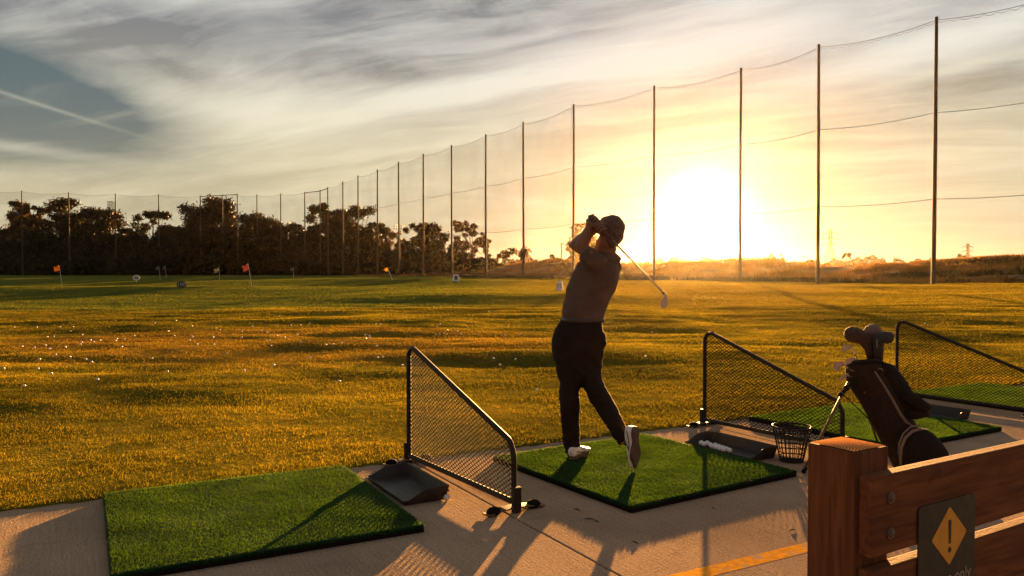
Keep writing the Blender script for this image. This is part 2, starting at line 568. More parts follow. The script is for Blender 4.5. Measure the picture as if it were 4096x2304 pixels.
def field_z(x, y):
    x = np.asarray(x, dtype=float); y = np.asarray(y, dtype=float)
    n = slab_n(x, y)
    # lumps of worn turf, lying across the view
    und = .085 * vnoise(x / 3.4, y / 2.3, 1) * (.45 + .55 * sstep(y, 9, 16)) + .06 * vnoise(x / 1.9, y / .95, 2) + .020 * vnoise(x / .55, y / .4, 3)
    und = und + .06 * vnoise(x / 9.0 + y / 14.0, y / 3.6, 12) * sstep(y, 6, 10)
    und = und * sstep(n, .2, 5) * (1 - .55 * sstep(y, 30, 40))
    big = .40 * vnoise(x / 17.0, y / 9.0, 4) * sstep(n, 4, 25)
    mound = .9 * vnoise(x / 60.0 + .3, y / 26.0, 5) * sstep(y, 30, 70) * (1 - sstep(y, 190, 260)) * sstep(-x, -10, 25)
    z = .012 + und + big * (1 - .5 * sstep(y, 120, 200)) + mound + .25 * sstep(n, 0, 25) * 0
    lip = -.16
    return np.where(n < -.04, lip, z)

def fz(x, y):
    return float(field_z(np.array([x]), np.array([y]))[0])

# one ground sheet from behind the camera to the horizon, finer near the eye
ys = [-70, -30, -14, -8, -4, -1, 1.0, 2.2]
y_ = 3.0
while y_ < 1500:
    ys.append(y_); y_ *= 1.0115
ys = np.array(ys)
ss_ = np.linspace(-1.0, 1.0, 560)
YY, SS = np.meshgrid(ys, ss_, indexing='ij')
XX = SS * (.5 + .5 * SS ** 2) * (np.maximum(YY, 0) * 1.7 + 30.0)
ZZ = field_z(XX, YY)
ZZ = np.where(YY > 300, ZZ * np.clip((420 - YY) / 120, 0, 1), ZZ)
go = grid_mesh('ground', np.stack([XX, YY, ZZ], -1), M_GROUND)
tag(go, 'wide golden green driving range field reaching to the trees', 'field', kind='structure')

# standing blades, bigger and sparser with distance
def blades(name, N, y0, y1, hgt, wid, seed, m, xs=.80):
    rng = np.random.default_rng(seed)
    Y = y0 * (y1 / y0) ** rng.random(N)
    X = (rng.random(N) * 2 - 1) * (xs * Y + .5)
    keep = slab_n(X, Y) > -.02 + .06 * vnoise(X * 3, Y * 3, 8)
    X, Y = X[keep], Y[keep]
    clump = sstep(vnoise(X / .5, Y / .35, 21) + .5 * vnoise(X / .15, Y / .12, 22), -.4, .35)
    bare = 1 - .8 * np.exp(-(((X + 2.1) / .95) ** 2 + ((slab_n(X, Y) - .42) / .17) ** 2))
    k2 = rng.random(len(X)) < (.25 + .75 * clump) * bare
    X, Y, clump = X[k2], Y[k2], clump[k2]
    n = len(X)
    Z = field_z(X, Y)
    h = (hgt[0] + hgt[1] * Y) * (.5 + .65 * rng.random(n)) * (.75 + .35 * clump)
    w = (wid[0] + wid[1] * Y) * (.6 + .8 * rng.random(n))
    a = rng.random(n) * math.pi
    ln = h[:, None] * rng.normal(0, .6, (n, 2))
    V = np.empty((n, 3, 3))
    V[:, 0] = np.stack([X - np.cos(a) * w, Y - np.sin(a) * w, Z - .005], -1)
    V[:, 1] = np.stack([X + np.cos(a) * w, Y + np.sin(a) * w, Z - .005], -1)
    V[:, 2] = np.stack([X + ln[:, 0], Y + ln[:, 1], Z + h], -1)
    return np_mesh(name, V, 3, m)

tag(blades('grass', 700000, 3.9, 110, (.019, .00042), (.0015, .00026), 3, M_BLADE), 'short golden grass covering the range field', 'grass', kind='stuff')

# ------------------------------------------------------------------ slab, joints, painted line
b = MB()
edges = [-9.0, -5.85, -2.93, 0.0, 2.9, 5.92, 8.9, 12.0, 15.0]
for i in range(len(edges) - 1):
    e0, e1 = edges[i] + .006, edges[i + 1] - .006
    b.box(((e0 + e1) / 2, -5.5, -.05), (e1 - e0, 11.0, .10))
pad = link_mesh('concrete_pad', b.mesh('concrete_pad', bevel=.006), M_CONC)
pad.location = PO; pad.rotation_euler = (0, 0, PA)
tag(pad, 'broom finished concrete hitting pad in front of the field', 'concrete pad', kind='structure')
b = MB(); b.box((3.0, -5.5, -.0632), (24, 10.98, .10))
jo = link_mesh('joint_bed', b.mesh('joint_bed'), M_JOINT)
jo.location = PO; jo.rotation_euler = (0, 0, PA)
tag(jo, kind='structure')
b = MB(); b.box((3.0, -2.768, .0), (21, .105, .0016))
lo = link_mesh('painted_line', b.mesh('painted_line'), M_LINE)
lo.location = PO; lo.rotation_euler = (0, 0, PA)
tag(lo, 'worn yellow line painted across the concrete pad', 'painted line', kind='structure')

# ------------------------------------------------------------------ net poles: (x, top y) measured in the photo, 30 m tall
POLE_H = 30.0
RIGHT = [(2348, 47), (2057, 115), (1861, 174), (1645, 218), (1442, 264), (1317, 308), (1222, 339), (1137, 366), (1065, 388), (1004, 408), (950, 427), (902, 442), (863, 457), (826, 471), (806, 478), (768, 483)]
BACK = [(707, 487), (648, 490), (598, 487), (561, 490), (505, 492), (401, 489), (292, 487), (175, 484), (57, 480)]
def pole_at(x, yt):
    Yd = (POLE_H - EYE) * 2004 / (683 - yt)
    return Vector(((x - 1288) / 2004 * Yd, Yd, 0))
PR = [pole_at(*q) for q in RIGHT]
PB = [pole_at(*q) for q in BACK]
PR = [PR[0] + (PR[0] - PR[1]) * 1.05] + PR                      # the next pole of the row stands just outside the frame
PB = PB + [PB[-1] + (PB[-1] - PB[-2])]

# ------------------------------------------------------------------ hills beyond the right row
hx = np.array([-900, 300, 900, 1100, 1180, 1260, 1330, 1390, 1440, 1500, 1560, 1640, 1700, 1800, 1860, 1920, 1980, 2060, 2120, 2200, 2260, 2330, 2440, 2520, 2576, 2800, 3200, 4400])
hy = np.array([700, 700, 695, 690, 682, 671, 661, 655, 655, 660, 666, 668, 664, 658, 654, 653, 660, 670, 672, 671, 668, 663, 656, 650, 645, 632, 625, 625])
rowx = np.array([q[0] for q in RIGHT][::-1], dtype=float)
rowY = np.array([(POLE_H - EYE) * 2004 / (683 - q[1]) for q in RIGHT][::-1])
cols = np.concatenate([np.linspace(900, 2700, 420), np.linspace(2715, 4300, 100)])
Yrow = np.interp(cols, np.append(rowx, 4300), np.append(rowY, 52))
Yrow = np.minimum(Yrow, 200)
T = np.concatenate([np.linspace(0, 1, 46), np.linspace(1.06, 3, 14)])
hp = []
for t in T:
    crest = 34 + 26 * vnoise(cols / 170.0, 0 * cols, 31)
    Yh = Yrow * (1 + .0 * t) + 4.5 + crest * t * 1.25
    zc = EYE + (683 - np.interp(cols, hx, hy)) / 2004 * (Yrow + 4.5 + crest * 1.25)
    base = -.25
    X = (cols - 1288) / 2004 * Yh
    prof = sstep(np.array([t]), 0, 1)[0] if t <= 1 else max(0.0, 1 - .3 * (t - 1))
    bumps = (1.1 * vnoise(X / 11, Yh / 8, 33) + .5 * vnoise(X / 3.5, Yh / 3.5, 34)) * math.sin(math.pi * min(t, 1.0)) * .8
    step_ = .25 * math.exp(-((t - .30) / .10) ** 2) * np.clip(zc, 0, 1.5)
    z = base + (np.maximum(zc, .0) - base) * prof + bumps * np.clip(zc / 3, 0, 1) + step_ + .18 * vnoise(X / 1.3, Yh / 1.3, 35) * min(t * 4, 1)
    hp.append(np.stack([X, Yh, z], -1))
HP = np.array(hp)
ho = grid_mesh('hills', HP, M_HILL)
tag(ho, 'low dry grassy hills behind the row of net poles', 'hills', kind='structure')
# dry grass standing on the hills: points picked on the grid
rng = np.random.default_rng(5)
def on_hill(N, t0, t1, c0=0, c1=None):
    ti = rng.random(N) * (t1 - t0) + t0
    ci = rng.random(N) * ((c1 or 515) - c0) + c0
    i0, j0 = ti.astype(int), ci.astype(int)
    fi, fj = (ti - i0)[:, None], (ci - j0)[:, None]
    return (HP[i0, j0] * (1 - fi) * (1 - fj) + HP[i0 + 1, j0] * fi * (1 - fj) + HP[i0, j0 + 1] * (1 - fi) * fj + HP[i0 + 1, j0 + 1] * fi * fj)
def tufts(name, P, h, w, m, seed):
    r2 = np.random.default_rng(seed)
    n = len(P)
    hh = h * (.4 + .9 * r2.random(n)); a = r2.random(n) * math.pi
    ww = w * (.5 + r2.random(n))
    V = np.empty((n, 3, 3))
    off = np.stack([np.cos(a) * ww, np.sin(a) * ww * .5, 0 * a], -1)
    V[:, 0] = P - off - (0, 0, .1); V[:, 1] = P + off - (0, 0, .1)
    V[:, 2] = P + np.stack([r2.normal(0, .25, n) * hh, r2.normal(0, .25, n) * hh, hh], -1)
    return np_mesh(name, V, 3, m)
pt = np.concatenate([on_hill(60000, 3, 47), on_hill(45000, 3, 47, 300, 440)])
k = vnoise(pt[:, 0] / 6, pt[:, 1] / 4, 41) + .4 * vnoise(pt[:, 0] / 2, pt[:, 1] / 2, 42) > -.12
tag(tufts('dry_grass', pt[k], .62, .10, M_DRY, 6), 'tall dry grass standing on the hills', 'grass', kind='stuff')
pt = on_hill(16000, 0, 5, 60)
pt = np.concatenate([pt, on_hill(9000, 12, 20, 300), on_hill(6000, 26, 34, 330)])
k = vnoise(pt[:, 0] / 7, pt[:, 1] / 3, 43) > -.16
tag(tufts('shade_tufts', pt[k], .75, .22, M_BANK_SHADE, 7), 'dark tufts painting the shade on the low grass bank below the hills', 'shade_tufts', kind='stuff')

# ------------------------------------------------------------------ thin haze volume, added to stand in for the glare around the low sun
m, g, out = new_mat('haze_air')
pv = g.node('ShaderNodeVolumePrincipled')
pv.inputs['Color'].default_value = (1.0, .80, .52, 1)
pv.inputs['Density'].default_value = 2.0e-5
pv.inputs['Anisotropy'].default_value = .90
g.nt.links.new(pv.outputs[0], out.inputs['Volume'])
b = MB(); b.box((0, 700, 17.75), (5400, 1800, 42.5))
hz = b.build('haze', m)
hz.visible_shadow = True
tag(hz, 'thin golden haze volume over the range, added for the sun glare', 'haze', kind='stuff')

# ------------------------------------------------------------------ materials of the things
M_POLE = surf('pole_wood', (.060, .036, .020), (.036, .021, .011), rough=.8, scale=3, stretch=(6, 6, .6), bump=.4, bscale=20)
M_CABLE = surf('steel_cable', (.05, .04, .03), rough=.6)
M_FRAME = surf('cage_frame_paint', (.030, .022, .016), (.016, .011, .008), rough=.6, scale=30, bump=.15, bscale=90, spec=.15)
M_WIRE = surf('cage_wire', (.022, .016, .011), (.014, .010, .007), rough=.85, scale=30, spec=.05)
M_FOOT = surf('brown_foot_plate', (.16, .085, .04), (.09, .05, .025), rough=.6, scale=40, bump=.3, metal=.3)  # plate metal in two mottled browns
M_RUBBER = surf('black_rubber', (.008, .007, .006), (.012, .010, .008), rough=.9, spec=.05, scale=60, bump=.4, bscale=200)
M_TRAY = surf('black_plastic', (.022, .018, .015), (.032, .026, .021), rough=.5, spec=.25, scale=8, bump=.1, bscale=150, c3=(.06, .05, .04))
M_TURF = leaf_mat('mat_turf', (.025, .080, .017), (.015, .050, .012), .36, 3.5, (3.4, 2.1, .40), .75)
M_TURFB = surf('turf_base', (.020, .058, .012), (.012, .040, .010), rough=.95, scale=60, bump=1.0, bscale=260, detail=6)
M_BALL = surf('golf_ball_white', (.62, .61, .60), (.56, .55, .54), rough=.35, scale=60, bump=.35, bscale=300)
M_BASKET = surf('basket_wire', (.014, .012, .010), (.020, .017, .014), rough=.55, spec=.2, scale=40)
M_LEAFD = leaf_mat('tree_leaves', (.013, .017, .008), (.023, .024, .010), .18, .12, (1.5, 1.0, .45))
M_LEAFS = leaf_mat('sparse_leaves', (.050, .046, .018), (.075, .060, .022), .38, .12, (1.5, 1.0, .45))
M_BARK = surf('tree_bark', (.07, .05, .035), (.04, .03, .02), rough=.9, scale=1.5, stretch=(3, 3, .5))
M_STEEL = surf('pylon_steel', (.18, .15, .11), (.12, .10, .08), rough=.6, scale=1)
M_WHITE = surf('white_sign_paint', (.72, .70, .64), (.62, .60, .55), rough=.6, scale=4)
M_DARKSIGN = surf('dark_sign_paint', (.020, .020, .018), rough=.6)
M_DIGIT = surf('pale_digits', (.62, .57, .45), rough=.6)
M_BLACKINK = surf('black_ink', (.02, .02, .02), rough=.6)
ORD = ['first', 'second', 'third', 'fourth', 'fifth', 'sixth', 'seventh', 'eighth', 'ninth', 'tenth', 'eleventh', 'twelfth', 'thirteenth', 'fourteenth', 'fifteenth', 'sixteenth', 'seventeenth', 'eighteenth']

# ------------------------------------------------------------------ net poles, cables, netting
def pole_mesh(seed):
    b = MB(); rr = random.Random(seed)
    pts, rad = [], []
    lx, ly = rr.uniform(-.07, .07), rr.uniform(-.05, .05)
    for k in range(13):
        t = k / 12
        pts.append((lx * t + .03 * math.sin(3 * t + seed), ly * t, -.6 + (POLE_H + .6) * t))
        rad.append(.25 - .07 * t)
    b.tube(pts, rad, 12)
    return b.mesh('pole', smooth=.7)
def rope_mesh(seed):
    b = MB(); rr = random.Random(seed + 50)
    b.tube([(-.32 - .12 * math.sin(9 * t / 10.0 + seed) * rr.random(), -.1, POLE_H - .6 - (POLE_H - 2) * t / 12.0) for t in range(13)], .016, 5)
    return b.mesh('lift_rope')
PM = [pole_mesh(i) for i in range(4)]
RM = [rope_mesh(i) for i in range(3)]
for me in PM: me.materials.append(M_POLE)
for me in RM: me.materials.append(M_CABLE)
rope_on = {4, 5, 6, 8, 9, 10, 12, 13}
for i, p in enumerate(PR[1:]):
    if i == 3: lab = 'net pole rising just left of the sun glow, behind the club shaft'
    elif i == 2: lab = 'net pole rising at the right edge of the sun glow'
    elif i == 0: lab = 'thickest and tallest net pole, nearest the right edge'
    elif i == 4: lab = 'net pole that runs down behind the left elbow of the golfer'
    else: lab = 'tall wooden net pole, %s counted from the right edge' % ORD[i]
    t = thing('net_pole', lab, 'pole', (p.x, p.y, 0), 0, 'tall poles of the right net row')
    link_mesh('shaft', PM[i % 4], None, t)
    if i in rope_on: link_mesh('lift_rope', RM[i % 3], None, t)
for i, p in enumerate(PB[:-1]):
    lab = 'distant net pole before the dark trees, %s from the left edge' % ORD[len(PB) - 2 - i]
    t = thing('net_pole', lab, 'pole', (p.x, p.y, 0), 0, 'poles of the far net row')
    link_mesh('shaft', PM[(i + 2) % 4], None, t)

def net_mat(name, fac):
    m, g, out = new_mat(name)
    d_ = g.node('ShaderNodeBsdfDiffuse'); d_.inputs[0].default_value = (.05, .04, .03, 1)
    tr = g.node('ShaderNodeBsdfTransparent'); mx = g.node('ShaderNodeMixShader')
    n = g.ss(g.noise(g.pos(), .12, 3), .3, .7, fac * .6, fac * 1.4)
    g.put(mx.inputs[0], n)
    g.nt.links.new(tr.outputs[0], mx.inputs[1]); g.nt.links.new(d_.outputs[0], mx.inputs[2]); g.nt.links.new(mx.outputs[0], out.inputs[0])
    return m
M_NETA, M_NETB = net_mat('netting_right', .12), net_mat('netting_far', .14)
def cable_curve(P, z, sag, n=14):
    out = []
    for a, c in zip(P[:-1], P[1:]):
        for k in range(n):
            t = k / n
            q = a.lerp(c, t)
            out.append(Vector((q.x, q.y, z - sag * 4 * t * (1 - t))))
    out.append(Vector((P[-1].x, P[-1].y, z)))
    return out
def make_net(P, lab, m, lines, lash=True, first=0):
    t = thing('range_net', lab, 'net', (P[0].x, P[0].y, 0))
    top = cable_curve(P, POLE_H - .35, .55)
    rs = []
    sheet = top[first * 14:]
    b = MB()
    vs, fs = [], []
    for q in sheet:
        for zf in (1, .66, .33, 0):
            vs.append(Vector((q.x, q.y, .25 + (q.z - .25) * zf)))
    for k in range(len(sheet) - 1):
        for j in range(3):
            fs.append((k * 4 + j, k * 4 + j + 1, k * 4 + 5 + j, k * 4 + 4 + j))
    b._add(vs, fs)
    b.build('netting', m, t, org=t.location)
    b = MB(); b.tube(top, .030, 5); b.build('top_cable', M_CABLE, t, org=t.location)
    if lash:
        b = MB()
        pts = []
        for a, c in zip(P[:6], P[1:7]):
            for k in range(96):
                u = k / 96
                q = a.lerp(c, u)
                z = POLE_H - .35 - .55 * 4 * u * (1 - u)
                pts.append(Vector((q.x, q.y, z - .10 - .22 * abs(math.sin(u * math.pi * 12)))))
        b.tube(pts, .020, 4); b.build('lashing_rope', M_CABLE, t, org=t.location)
    for z, sg in lines:
        b = MB(); b.tube(cable_curve(P[:12], z, sg), .034, 5); b.build('guide_cable', M_CABLE, t, org=t.location)
    return t
make_net(PR, 'fine net hung along the right row of tall poles', M_NETA, ((19.3, .35), (9.6, .25)), True, 5)
make_net([PR[-1]] + PB, 'fine net hung along the far row of poles before the trees', M_NETB, (), False)
def crossbar(a, c, z, lab):
    t = thing('crossbar', lab, 'crossbar', (a.x, a.y, 0))
    b = MB(); b.tube([Vector((0, 0, z)), Vector((c.x - a.x, c.y - a.y, z))], .13, 8)
    b.build('beam', M_POLE, t)
    return t
crossbar(PR[-1], PR[-2], 29.6, 'horizontal beam joining the corner net poles, upper right one')
crossbar(PR[-2], PR[-3], 29.6, 'short beam sloping between two pole tops right of the corner')
crossbar(PR[-1], PR[-2], 20.5, 'lower horizontal beam between the corner net poles')
crossbar(PB[2], PB[4], 29.6, 'horizontal beam over the tall round tree at the far net')

# ------------------------------------------------------------------ trees
def tree(name, lab, cat, x, ytop, Yd, wpx, seed, m, kind='round', leaves=5200, ls=.55, base=.22, group=None, z0=0.0, blobs=64, gap=1.0, trunk=True):
    """x, ytop, wpx: position, top and width of the tree as seen in the photo; Yd: its real distance"""
    r_ = np.random.default_rng(seed)
    if kind in ('round', 'tall'): base *= .25
    X = (x - 1288) / 2004 * Yd
    H = EYE + (683 - ytop) / 2004 * Yd - z0
    Wd = wpx / 2004 * Yd * 1.16
    t = thing(name, lab, cat, (X, Yd, z0), 0, group)
    C, S = [], []
    nl = 5 if blobs < 20 else 8
    lobes = []
    for k in range(nl):
        f = base + (1 - base) * (k + .3 + .6 * r_.random()) / nl * .92
        env = {'round': math.sin(math.pi * min(1, (f - base) / (1 - base) * .75 + .25)) ** .6,
               'tall': math.sin(math.pi * min(1, (f - base) / (1 - base) * .62 + .38)) ** .6,
               'vase': .35 + .65 * (f - base) / (1 - base) * (1 if f < .8 else (1.0 - f) / .2 * .6 + .4),
               'bush': math.sqrt(max(0.02, 1 - ((f - .25) / .8) ** 2))}[kind]
        sgn = 1 if (k + seed) % 2 else -1
        lobes.append((sgn * env * Wd * .36 * (.35 + .65 * r_.random()), r_.normal(0, .12) * Wd, f, env))
    for k in range(blobs):
        lx, ly, f, env = lobes[int(r_.integers(0, nl))]
        s = Wd * ((.075 if kind != 'vase' else .055) + .085 * r_.random()) * gap
        q = r_.normal(size=3) * (.13, .13, .085)
        zz = min(max((f * H) + q[2] * H, s * .6), H - s * .8)
        C.append((lx + q[0] * Wd, ly + q[1] * Wd, zz)); S.append(s)
    s = Wd * .10 * gap
    C.append((lobes[-1][0] * .6, 0, H - s * .8)); S.append(s)
    C, S = np.array(C), np.array(S)
    n = int(leaves * 3.2); ls = ls * 1.1
    w = S ** 2; w /= w.sum()
    bi = r_.choice(len(C), n, p=w)
    dirs = r_.normal(size=(n, 3)); dirs /= np.linalg.norm(dirs, axis=1)[:, None]
    P = C[bi] + dirs * (S[bi] * (r_.random(n) ** .45) * (1 + .25 * r_.normal(size=n)))[:, None] * (1, 1, .78)
    if kind == 'bush':
        P[:, 2] = np.abs(P[:, 2])
    P[:, 2] = np.maximum(P[:, 2], .15)
    A = r_.normal(size=(n, 3)); A /= np.linalg.norm(A, axis=1)[:, None]
    B = np.cross(A, r_.normal(size=(n, 3))); B /= np.linalg.norm(B, axis=1)[:, None]
    sz = ls * (.5 + .8 * r_.random(n))[:, None]
    V = np.stack([P - A * sz * .9, P - B * sz * .38, P + A * sz * .9, P + B * sz * .38], 1)
    np_mesh('crown', V, 4, m, t)
    if trunk:
        b = MB()
        tr = max(.12, H * .018)
        fork = Vector((r_.normal(0, .02) * Wd, 0, H * (base + .08)))
        b.tube([(0, 0, -.4), (fork.x * .4, 0, fork.z * .5), fork], [tr * 1.4, tr * 1.05, tr * .9], 8)
        for c in C[:: 2]:
            mid = fork.lerp(Vector(c), .5) + Vector((0, 0, -.04 * H))
            b.tube([fork * .96, mid, Vector(c)], [tr * .5, tr * .3, tr * .1], 5)
        b.build('trunk', M_BARK, t, smooth=True)
    return t
GT = 'trees behind the far net'
tree('tree', 'sparse open tree at the far left with sky showing through its top', 'tree', 62, 506, 312, 115, 1, M_LEAFS, 'vase', 3200, .6, .35, GT, gap=.8)
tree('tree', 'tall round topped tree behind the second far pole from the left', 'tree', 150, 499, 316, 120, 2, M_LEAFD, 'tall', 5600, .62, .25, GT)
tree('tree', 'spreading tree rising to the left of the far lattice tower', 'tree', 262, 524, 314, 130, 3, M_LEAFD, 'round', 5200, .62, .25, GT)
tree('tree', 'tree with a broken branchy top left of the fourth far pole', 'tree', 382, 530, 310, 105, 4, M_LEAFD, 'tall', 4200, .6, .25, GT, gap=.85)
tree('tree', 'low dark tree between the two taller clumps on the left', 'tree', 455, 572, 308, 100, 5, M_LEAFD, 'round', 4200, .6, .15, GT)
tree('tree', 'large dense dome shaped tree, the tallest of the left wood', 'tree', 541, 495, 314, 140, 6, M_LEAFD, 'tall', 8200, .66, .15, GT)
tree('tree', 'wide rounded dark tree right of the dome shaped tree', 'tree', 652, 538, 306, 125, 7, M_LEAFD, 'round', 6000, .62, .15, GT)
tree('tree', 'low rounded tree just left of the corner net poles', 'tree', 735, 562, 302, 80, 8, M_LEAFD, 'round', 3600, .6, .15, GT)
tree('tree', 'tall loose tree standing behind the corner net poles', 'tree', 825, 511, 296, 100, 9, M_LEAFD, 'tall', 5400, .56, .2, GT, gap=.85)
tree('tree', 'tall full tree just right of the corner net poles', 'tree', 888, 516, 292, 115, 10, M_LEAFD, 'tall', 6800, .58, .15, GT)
tree('tree', 'thin golden edged tree in front of the floodlight pole', 'tree', 985, 572, 262, 80, 11, M_LEAFS, 'vase', 2600, .5, .3, GT, gap=.8)
tree('tree', 'dense squarish tree with a flat top near the middle', 'tree', 1068, 562, 250, 92, 12, M_LEAFD, 'tall', 5600, .52, .1, GT)
tree('tree', 'airy tree with bare forked limbs, last of the wood on the right', 'tree', 1188, 556, 232, 105, 13, M_LEAFS, 'vase', 2600, .42, .45, GT, gap=.62, blobs=26)
tree('tree', 'small dark tree tucked beside the airy forked tree', 'tree', 1146, 604, 236, 48, 14, M_LEAFD, 'round', 1900, .42, .3, GT)
tree('tree', 'tree showing past the raised left arm of the golfer', 'tree', 1464, 562, 250, 62, 15, M_LEAFS, 'round', 2600, .42, .3, None, gap=.9)
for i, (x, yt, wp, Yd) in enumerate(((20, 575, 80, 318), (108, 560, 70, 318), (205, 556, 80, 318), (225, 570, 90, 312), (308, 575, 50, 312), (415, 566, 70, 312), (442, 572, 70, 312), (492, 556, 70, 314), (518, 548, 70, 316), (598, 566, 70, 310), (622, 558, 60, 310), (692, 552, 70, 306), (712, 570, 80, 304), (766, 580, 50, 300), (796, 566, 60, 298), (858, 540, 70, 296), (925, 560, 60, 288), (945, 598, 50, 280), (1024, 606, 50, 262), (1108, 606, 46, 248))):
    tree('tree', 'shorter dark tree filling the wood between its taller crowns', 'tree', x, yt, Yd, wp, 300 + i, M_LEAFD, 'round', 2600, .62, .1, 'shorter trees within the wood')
GB = 'dark bushes filling the foot of the wood'
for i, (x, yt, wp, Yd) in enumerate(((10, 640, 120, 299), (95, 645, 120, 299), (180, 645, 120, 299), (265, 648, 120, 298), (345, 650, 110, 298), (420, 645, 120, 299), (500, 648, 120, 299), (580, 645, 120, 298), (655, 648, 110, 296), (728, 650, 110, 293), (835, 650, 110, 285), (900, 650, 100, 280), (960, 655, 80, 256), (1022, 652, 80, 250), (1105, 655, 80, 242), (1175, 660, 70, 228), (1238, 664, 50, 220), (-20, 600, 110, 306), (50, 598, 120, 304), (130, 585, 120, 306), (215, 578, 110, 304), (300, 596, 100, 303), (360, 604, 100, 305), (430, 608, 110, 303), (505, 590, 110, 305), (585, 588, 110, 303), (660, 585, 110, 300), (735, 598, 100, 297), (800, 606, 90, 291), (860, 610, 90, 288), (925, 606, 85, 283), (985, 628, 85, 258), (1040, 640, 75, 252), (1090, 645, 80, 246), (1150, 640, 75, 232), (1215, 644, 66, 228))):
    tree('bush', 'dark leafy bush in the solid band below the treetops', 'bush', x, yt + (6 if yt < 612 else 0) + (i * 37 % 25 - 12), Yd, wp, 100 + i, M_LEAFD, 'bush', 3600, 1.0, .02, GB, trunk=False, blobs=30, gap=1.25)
for i, (x, yt, wp, Yd, lab) in enumerate(((1262, 640, 40, 215, 'small rounded bush at the right end of the wood'), (1316, 622, 100, 260, 'broad low tree clump above the hill left of the golfer'), (1395, 640, 60, 275, 'small bush on the hill crest by the golfer'), (1685, 652, 26, 330, 'small bush on the skyline left of the bright sun pole'), (1728, 656, 26, 340, 'tiny bush just right of the club shaft on the skyline'), (2030, 655, 46, 330, 'round bush on the skyline beside a net pole'), (2165, 661, 60, 420, 'low bush clump on the skyline right of the palm'))):
    tree('bush', lab, 'bush', x, yt, Yd, wp, 200 + i, M_LEAFS, 'bush', 1100, .5 * Yd / 260, .02, 'bushes along the hill skyline', trunk=False, blobs=12)
for x, yt, lab in ((1942, 639, 'tiny umbrella shaped tree on the hill, left of a pair'), (1966, 640, 'tiny umbrella shaped tree on the hill, right of a pair')):
    tree('tree', lab, 'tree', x, yt, 210, 17, int(x), M_LEAFS, 'vase', 420, .3, .6, 'umbrella trees on the hill', blobs=7)
# the low wood on the horizon
rng = np.random.default_rng(77)
n = 40000
xd = 1235 + 1500 * rng.random(n)
top = 9 + 7 * (vnoise(xd / 26, 0 * xd, 61) + .6 * vnoise(xd / 9, 0 * xd, 62))
Yd = 520 + 60 * rng.random(n)
P = np.stack([(xd - 1288) / 2004 * Yd, Yd, np.abs(top) * rng.random(n) ** .7], -1)
A = rng.normal(size=(n, 3)); A /= np.linalg.norm(A, axis=1)[:, None]
B = np.cross(A, rng.normal(size=(n, 3))); B /= np.linalg.norm(B, axis=1)[:, None]
A *= .6; B *= .6
V = np.stack([P - A, P - B * .6, P + A, P + B * .6], 1)
tag(np_mesh('distant_treeline', V, 4, M_LEAFD), 'hazy low line of trees on the far horizon', 'treeline', kind='stuff')
# palm
Yp = 300.0
t = thing('palm_tree', 'single tiny palm tree on the skyline right of the tall pylon', 'palm', ((2130 - 1288) / 2004 * Yp, Yp, 0))
hp_ = EYE + (683 - 640) / 2004 * Yp
b = MB(); b.tube([(-.5, 0, 0), (-.2, 0, hp_ * .5), (0, 0, hp_)], [.32, .24, .2], 8); b.build('trunk', M_BARK, t, smooth=True)
b = MB()
for k in range(22):
    a = k * 2.4; dn = -.5 + 1.3 * (k % 7) / 6
    pts = [Vector((math.cos(a) * s, math.sin(a) * s, hp_ + dn * s - .38 * s * s)) for s in (0, .5, 1.0, 1.5, 1.9)]
    b.tube(pts, [.05, .28, .32, .2, .03], 4, flat=.2)
b.build('fronds', M_LEAFS, t)

# ------------------------------------------------------------------ pylons and line poles
def pylon(x, ytop, Yd, lab, arms, thick=.16, wb=.155):
    H = EYE + (683 - ytop) / 2004 * Yd
    t = thing('pylon', lab, 'pylon', ((x - 1288) / 2004 * Yd, Yd, 0))
    b = MB()
    def half(z):
        f = z / H
        return H * (wb * (1 - f / .62) + .030 if f < .62 else .030)
    lv = [0, .14, .27, .38, .47, .55, .62, .70, .78, .86, .94, 1.0]
    cor = [(-1, -1), (1, -1), (1, 1), (-1, 1)]
    for (a, c), (e, f_) in zip(cor, cor[1:] + cor[:1]):
        for z0, z1 in zip(lv[:-1], lv[1:]):
            h0, h1 = half(z0 * H), half(z1 * H)
            b.tube([(a * h0, c * h0, z0 * H), (a * h1, c * h1, z1 * H)], thick, 4)
            b.tube([(a * h0, c * h0, z0 * H), (e * h1, f_ * h1, z1 * H)], thick * .55, 4)
            b.tube([(e * h0, f_ * h0, z0 * H), (a * h1, c * h1, z1 * H)], thick * .55, 4)
            b.tube([(a * h1, c * h1, z1 * H), (e * h1, f_ * h1, z1 * H)], thick * .5, 4)
    b.build('lattice_tower', M_STEEL, t)
    for f, L in arms:
        b = MB()
        for s in (-1, 1):
            for yy in (-1, 1):
                b.tube([(0, yy * .6, f * H), (s * L * H, 0, f * H - .02 * H)], thick * .7, 4)
                b.tube([(0, yy * .6, f * H + .035 * H), (s * L * H, 0, f * H - .02 * H)], thick * .7, 4)
            b.tube([(s * L * H, 0, f * H - .02 * H), (s * L * H, 0, f * H - .06 * H)], thick * .9, 5)
        b.build('crossarm', M_STEEL, t)
    return t
pylon(2088, 576, 600, 'tall lattice pylon on the skyline beside the palm', ((.90, .17), (.79, .175), (.67, .15)))
pylon(2434, 613, 860, 'faint distant lattice pylon near the right edge', ((.90, .2), (.75, .2), (.6, .18)), .22, .06)
pylon(281, 507, 480, 'slim lattice tower top standing out above the left trees', ((.80, .035),), .14, .03)
